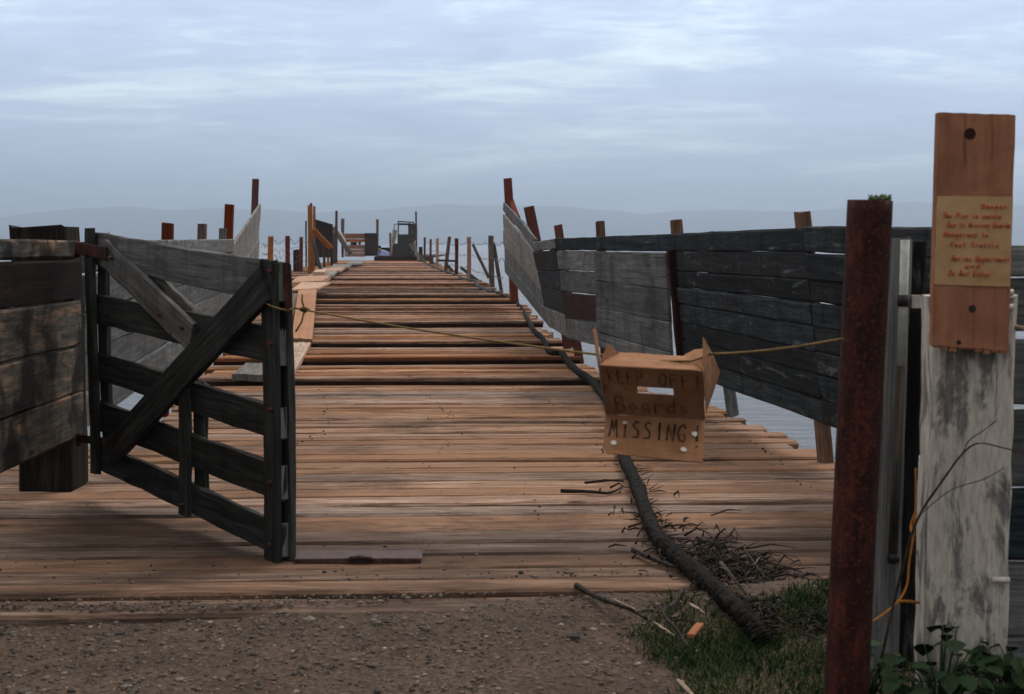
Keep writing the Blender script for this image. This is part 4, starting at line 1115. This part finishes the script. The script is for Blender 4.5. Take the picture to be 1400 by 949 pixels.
for (u0, u1) in ((470.6, 474), (479, 487.5), (490, 493)):
    mb = MB(); dbox(mb, u0, 331.1, u1, 334.9, d + .1, .35); mb.build('spacer', M['joist'], cr)
cb = thing('dark_cabinet', Q(507, 351, 131), 'dark brown upright cabinet right of the orange plank stack', 'cabinet')
mb = MB(); dbox(mb, 498.7, 319.6, 516, 350, 131.2, 1.0, jit=.004); mb.build('body', M['darkpanel'], cb)
mb = MB(); dbox(mb, 498.3, 318.8, 516.3, 320.2, 131.1, 1.1, jit=.004); mb.build('top', M['pile'], cb)
mb = MB()
for i in range(10):
    u = lerp(516.5, 536, i / 9); h = (347 - 341 * 1) if i < 3 else 4
pts0 = [(516, 341), (519, 340), (523, 341.5), (528, 343), (533, 345), (536, 347)]
vv = []; ff = []
for k, (dd, sc_) in enumerate(((131.3, 0), (131.6, .8), (132.2, 1.0), (132.8, .7), (133.2, 0))):
    for (u, v) in pts0:
        vv.append(Q(u, lerp(349.5, v, sc_), dd) + Vector((0, 0, rng.uniform(-.03, .03))))
for k in range(4):
    for i in range(5):
        a = k * 6 + i; ff.append((a, a + 1, a + 7, a + 6))
mb.add(vv, ff, vv, .5, False)
tag(mb.build('tarpaulin', M['tarp']), 'crumpled blue-white tarpaulin heap between cabinet and machine', 'tarpaulin')
mb = MB(); pebble(mb, Q(519, 341.5, 131.6), .2, .5); tag(mb.build('cloth_bundle', M['yellow']), 'small yellow bundle on the blue tarpaulin', 'bundle')
lowb = thing('low_bulwark', Q(527, 345, 136), 'low dark timber bulwark behind the blue tarpaulin', 'bulwark')
mb = MB(); dbox(mb, 517, 338.5, 535, 350, 137, .4); mb.build('boards', M['joist'], lowb)
mb = MB(); dbox(mb, 516, 336, 520.5, 339, 136.9, .4); mb.build('cap_block', M['joist'], lowb)
# old machine with an open cab frame
mc = thing('old_machine', Q(551, 351, 131), 'rusty old machine with an open cab frame at the end of the pier', 'machine')
d = 131.4
mb = MB(); dbox(mb, 536, 333, 559, 351.5, d, 2.2, jit=.003); mb.build('body', M['machine'], mc)
mb = MB(); dbox(mb, 543.5, 320.5, 559, 334, d + .02, 1.6, jit=.003); mb.build('body', M['machine'], mc)
mb = MB(); dbox(mb, 546, 321.5, 558, 343, d - .06, .05, jit=.002); tag(mb.build('side_plate', M['machine_green'], mc), 'grey-green plate')
mb = MB(); mb.slab(Q(536, 336, d - .1), Q(539.5, 335, d - .1), Q(543.5, 314.5, d - .1), Q(536.3, 314, d - .1), .06, 2, 4, jit=.03); mb.build('side_plate', M['tan'], mc)
for (u0, v0, u1, v1, dd, r) in ((544.5, 321, 544.5, 303, d, .05), (544.5, 321, 544.5, 304, d + 1.4, .05), (544.5, 302.8, 565, 304, d, .04), (544.5, 306.6, 562, 306.8, d, .085), (544.5, 303, 565, 304, d + 1.4, .05), (565, 303, 565, 322, d + 1.4, .05), (539, 314, 539, 307, d + .2, .035), (539, 307, 544.5, 306.4, d + .2, .03)):
    mb = MB(); mb.board(Q(u0, v0, dd), Q(u1, v1, dd), r * 2, r * 2, up=Vector((0, -1, .05)), segs=2, wob=.004); mb.build('cab_frame', M['maroon'], mc)
mb = MB()
for i in range(60):
    u = rng.uniform(559.5, 566.5); v0 = rng.uniform(305, 322); dd = d + rng.uniform(-.1, .5)
    mb.board(Q(u, v0, dd), Q(u + rng.uniform(-1.5, 1.5), v0 + rng.uniform(14, 30), dd), rng.uniform(.1, .25), .03, up=Vector((0, -1, 0)), segs=4, wob=.03)
dbox(mb, 559.5, 307, 567, 350, d + .6, .3)
tag(mb.build('hanging_net', M['netting'], mc), 'ragged net hung on the right of the cab')
post_m = fpost(569.5, 352, 568.8, 289.5, .15, 'tall slim pole rising beside the old machine', 'redpost', d=131)
mb = MB(); mb.board(Q(534.5, 352, 131.3), Q(533.5, 318.5, 131.3), .2, .15, up=Vector((0, -1, 0)), segs=3, wob=.01); tag(mb.build('fence_post', M['brownpost']), 'short dark post standing left of the old machine', 'post', fpg)
lpz = thing('leaning_plank', P(578, 362), 'two grey planks leaning from the old machine down to the deck edge', 'plank')
for (a, b, c, e, w) in ((560.5, 335, 582, 360, .26), (566, 331, 573, 357, .2)):
    mb = MB(); mb.board(Q(a, b, 129.5), Q(c, e, 119), w, .1, up=Vector((0, -1, 0)), segs=4); mb.build('board', M['pile'], lpz)
mb = MB(); dbox(mb, 572.5, 337.5, 577.5, 353, 132, .6); tag(mb.build('box', M['darkpanel']), 'dark box between the tall slim pole and the thin dark posts', 'box')
mb = MB(); mb.board(P(440, 372, .3), P(436, 376, .3), .5, .25, segs=2); tag(mb.build('timber_block', M['plank_pale']), 'short pale timber block by the grey lower brace', 'block')

# ------------------------------------------------------------------ LIGHT, SKY, CAMERA
SUN_EL, SUN_AZ = R(55), R(42)       # azimuth measured from straight ahead towards the right
w = bpy.data.worlds.new('World'); sc.world = w; w.use_nodes = True
t = w.node_tree; t.nodes.clear()
def N(ty, **kw):
    x = t.nodes.new(ty)
    for k, v in kw.items(): setattr(x, k, v)
    return x
def LK(a, b): t.links.new(a, b)
def MT(op, a, b=None, c=None):
    m = N('ShaderNodeMath', operation=op)
    for i, x in enumerate((a, b, c)):
        if x is None: continue
        if isinstance(x, (int, float)): m.inputs[i].default_value = x
        else: LK(x, m.inputs[i])
    return m.outputs[0]
out = N('ShaderNodeOutputWorld'); bg = N('ShaderNodeBackground'); LK(bg.outputs[0], out.inputs[0])
bg.inputs[1].default_value = .1
sky = N('ShaderNodeTexSky', sky_type='NISHITA'); sky.sun_disc = False; sky.sun_elevation = SUN_EL; sky.sun_rotation = SUN_AZ
tc = N('ShaderNodeTexCoord'); sep = N('ShaderNodeSeparateXYZ'); LK(tc.outputs['Generated'], sep.inputs[0])
zc = MT('MAXIMUM', sep.outputs[2], 0.0)
den = MT('ADD', zc, .11)
cx = MT('DIVIDE', sep.outputs[0], den); cy = MT('DIVIDE', sep.outputs[1], den)
cmb = N('ShaderNodeCombineXYZ'); LK(cx, cmb.inputs[0]); LK(cy, cmb.inputs[1])
def WN(scale, sx, sy, detail, rough, dist, loc=(0, 0, 0)):
    mp = N('ShaderNodeMapping'); mp.inputs['Scale'].default_value = (sx, sy, 1); mp.inputs['Location'].default_value = loc; mp.inputs['Rotation'].default_value = (0, 0, R(-7)); LK(cmb.outputs[0], mp.inputs[0])
    n = N('ShaderNodeTexNoise'); n.inputs['Scale'].default_value = scale; n.inputs['Detail'].default_value = detail; n.inputs['Roughness'].default_value = rough; n.inputs['Distortion'].default_value = dist
    LK(mp.outputs[0], n.inputs['Vector']); return n.outputs['Fac']
n1 = WN(1, .62, .85, 5, .55, .9, (5.1, 1.7, 0)); n2 = WN(1, 1.9, 3.4, 7, .64, .8, (7, 3, 0)); n3 = WN(1, 6.5, 13, 5, .65, .5, (1, 5, 0))
cf = MT('ADD', MT('ADD', MT('MULTIPLY', n1, .52), MT('MULTIPLY', n2, .33)), MT('MULTIPLY', n3, .15))
rp = N('ShaderNodeValToRGB'); cr_ = rp.color_ramp
cr_.elements[0].position = .40; cr_.elements[0].color = (.385, .47, .635, 1)
cr_.elements[1].position = .62; cr_.elements[1].color = (.735, .85, .91, 1)
e = cr_.elements.new(.51); e.color = (.475, .572, .745, 1)
LK(cf, rp.inputs[0])
# overcast sky: the zenith about three times as bright as the horizon
lum = N('ShaderNodeMapRange'); lum.interpolation_type = 'SMOOTHSTEP'; lum.inputs[1].default_value = .12; lum.inputs[2].default_value = .75; lum.inputs[3].default_value = 1.0; lum.inputs[4].default_value = 1.75
LK(sep.outputs[2], lum.inputs[0])
grad = N('ShaderNodeMapRange'); grad.inputs[1].default_value = 0; grad.inputs[2].default_value = .16; grad.inputs[3].default_value = .95; grad.inputs[4].default_value = 1.15; LK(zc, grad.inputs[0])
# sky dimmed behind the camera, out of view, to darken camera-facing wood
back_ = N('ShaderNodeMapRange'); back_.inputs[1].default_value = -1; back_.inputs[2].default_value = .5; back_.inputs[3].default_value = .40; back_.inputs[4].default_value = 1.0; LK(sep.outputs[1], back_.inputs[0])
mul = MT('MULTIPLY', MT('MULTIPLY', lum.outputs[0], grad.outputs[0]), MT('MULTIPLY', back_.outputs[0], 10.0))
up_ = N('ShaderNodeMapRange'); up_.inputs[1].default_value = .17; up_.inputs[2].default_value = .40; LK(zc, up_.inputs[0])
neu = N('ShaderNodeMix', data_type='RGBA'); LK(up_.outputs[0], neu.inputs[0]); LK(rp.outputs[0], neu.inputs[6]); neu.inputs[7].default_value = (.62, .585, .545, 1)
vm = N('ShaderNodeVectorMath', operation='SCALE'); LK(neu.outputs[2], vm.inputs[0]); LK(mul, vm.inputs['Scale'])
mx = N('ShaderNodeMix', data_type='RGBA'); mx.inputs[0].default_value = .93
LK(sky.outputs[0], mx.inputs[6]); LK(vm.outputs[0], mx.inputs[7]); LK(mx.outputs[2], bg.inputs[0])

sl = bpy.data.lights.new('sun', 'SUN'); sl.energy = 1.15; sl.angle = R(20); sl.color = (1, .95, .88)
so = bpy.data.objects.new('sun', sl); COL.objects.link(so)
dirv = Vector((math.sin(SUN_AZ) * math.cos(SUN_EL), math.cos(SUN_AZ) * math.cos(SUN_EL), math.sin(SUN_EL)))
so.rotation_euler = dirv.to_track_quat('Z', 'Y').to_euler(); so.location = (0, 0, 50)

HAZE = True
if HAZE:
    mb = MB(); x0, x1, y0, y1, z0, z1 = -9800, 9800, -600, 9900, -7.2, 290
    v = [(x0, y0, z0), (x1, y0, z0), (x1, y1, z0), (x0, y1, z0), (x0, y0, z1), (x1, y0, z1), (x1, y1, z1), (x0, y1, z1)]
    mb.add(v, [(3, 2, 1, 0), (4, 5, 6, 7), (0, 1, 5, 4), (1, 2, 6, 5), (2, 3, 7, 6), (3, 0, 4, 7)], v, .5)
    hm = bpy.data.materials.new('haze_air'); hm.use_nodes = True; ht = hm.node_tree; ht.nodes.clear()
    ho = ht.nodes.new('ShaderNodeOutputMaterial'); hv = ht.nodes.new('ShaderNodeVolumePrincipled'); ht.links.new(hv.outputs[0], ho.inputs['Volume'])
    hv.inputs['Color'].default_value = (.66, .81, 1.0, 1); hv.inputs['Density'].default_value = .00033; hv.inputs['Anisotropy'].default_value = 0.6
    tag(mb.build('haze', hm), kind='stuff')

cam = bpy.data.cameras.new('camera'); co = bpy.data.objects.new('camera', cam); COL.objects.link(co)
cam.sensor_width = 36; cam.lens = 50; cam.clip_start = .1; cam.clip_end = 30000
co.location = CAM; co.rotation_euler = (math.pi / 2 - PITCH, 0, 0)
cam.dof.use_dof = True; cam.dof.focus_distance = 14; cam.dof.aperture_fstop = 6.3
sc.camera = co
vs = sc.view_settings; vs.view_transform = 'Standard'; vs.look = 'None'; vs.exposure = .48; vs.gamma = 1; vs.use_curve_mapping = False
sc.cycles.volume_bounces = 0; sc.cycles.max_bounces = 6
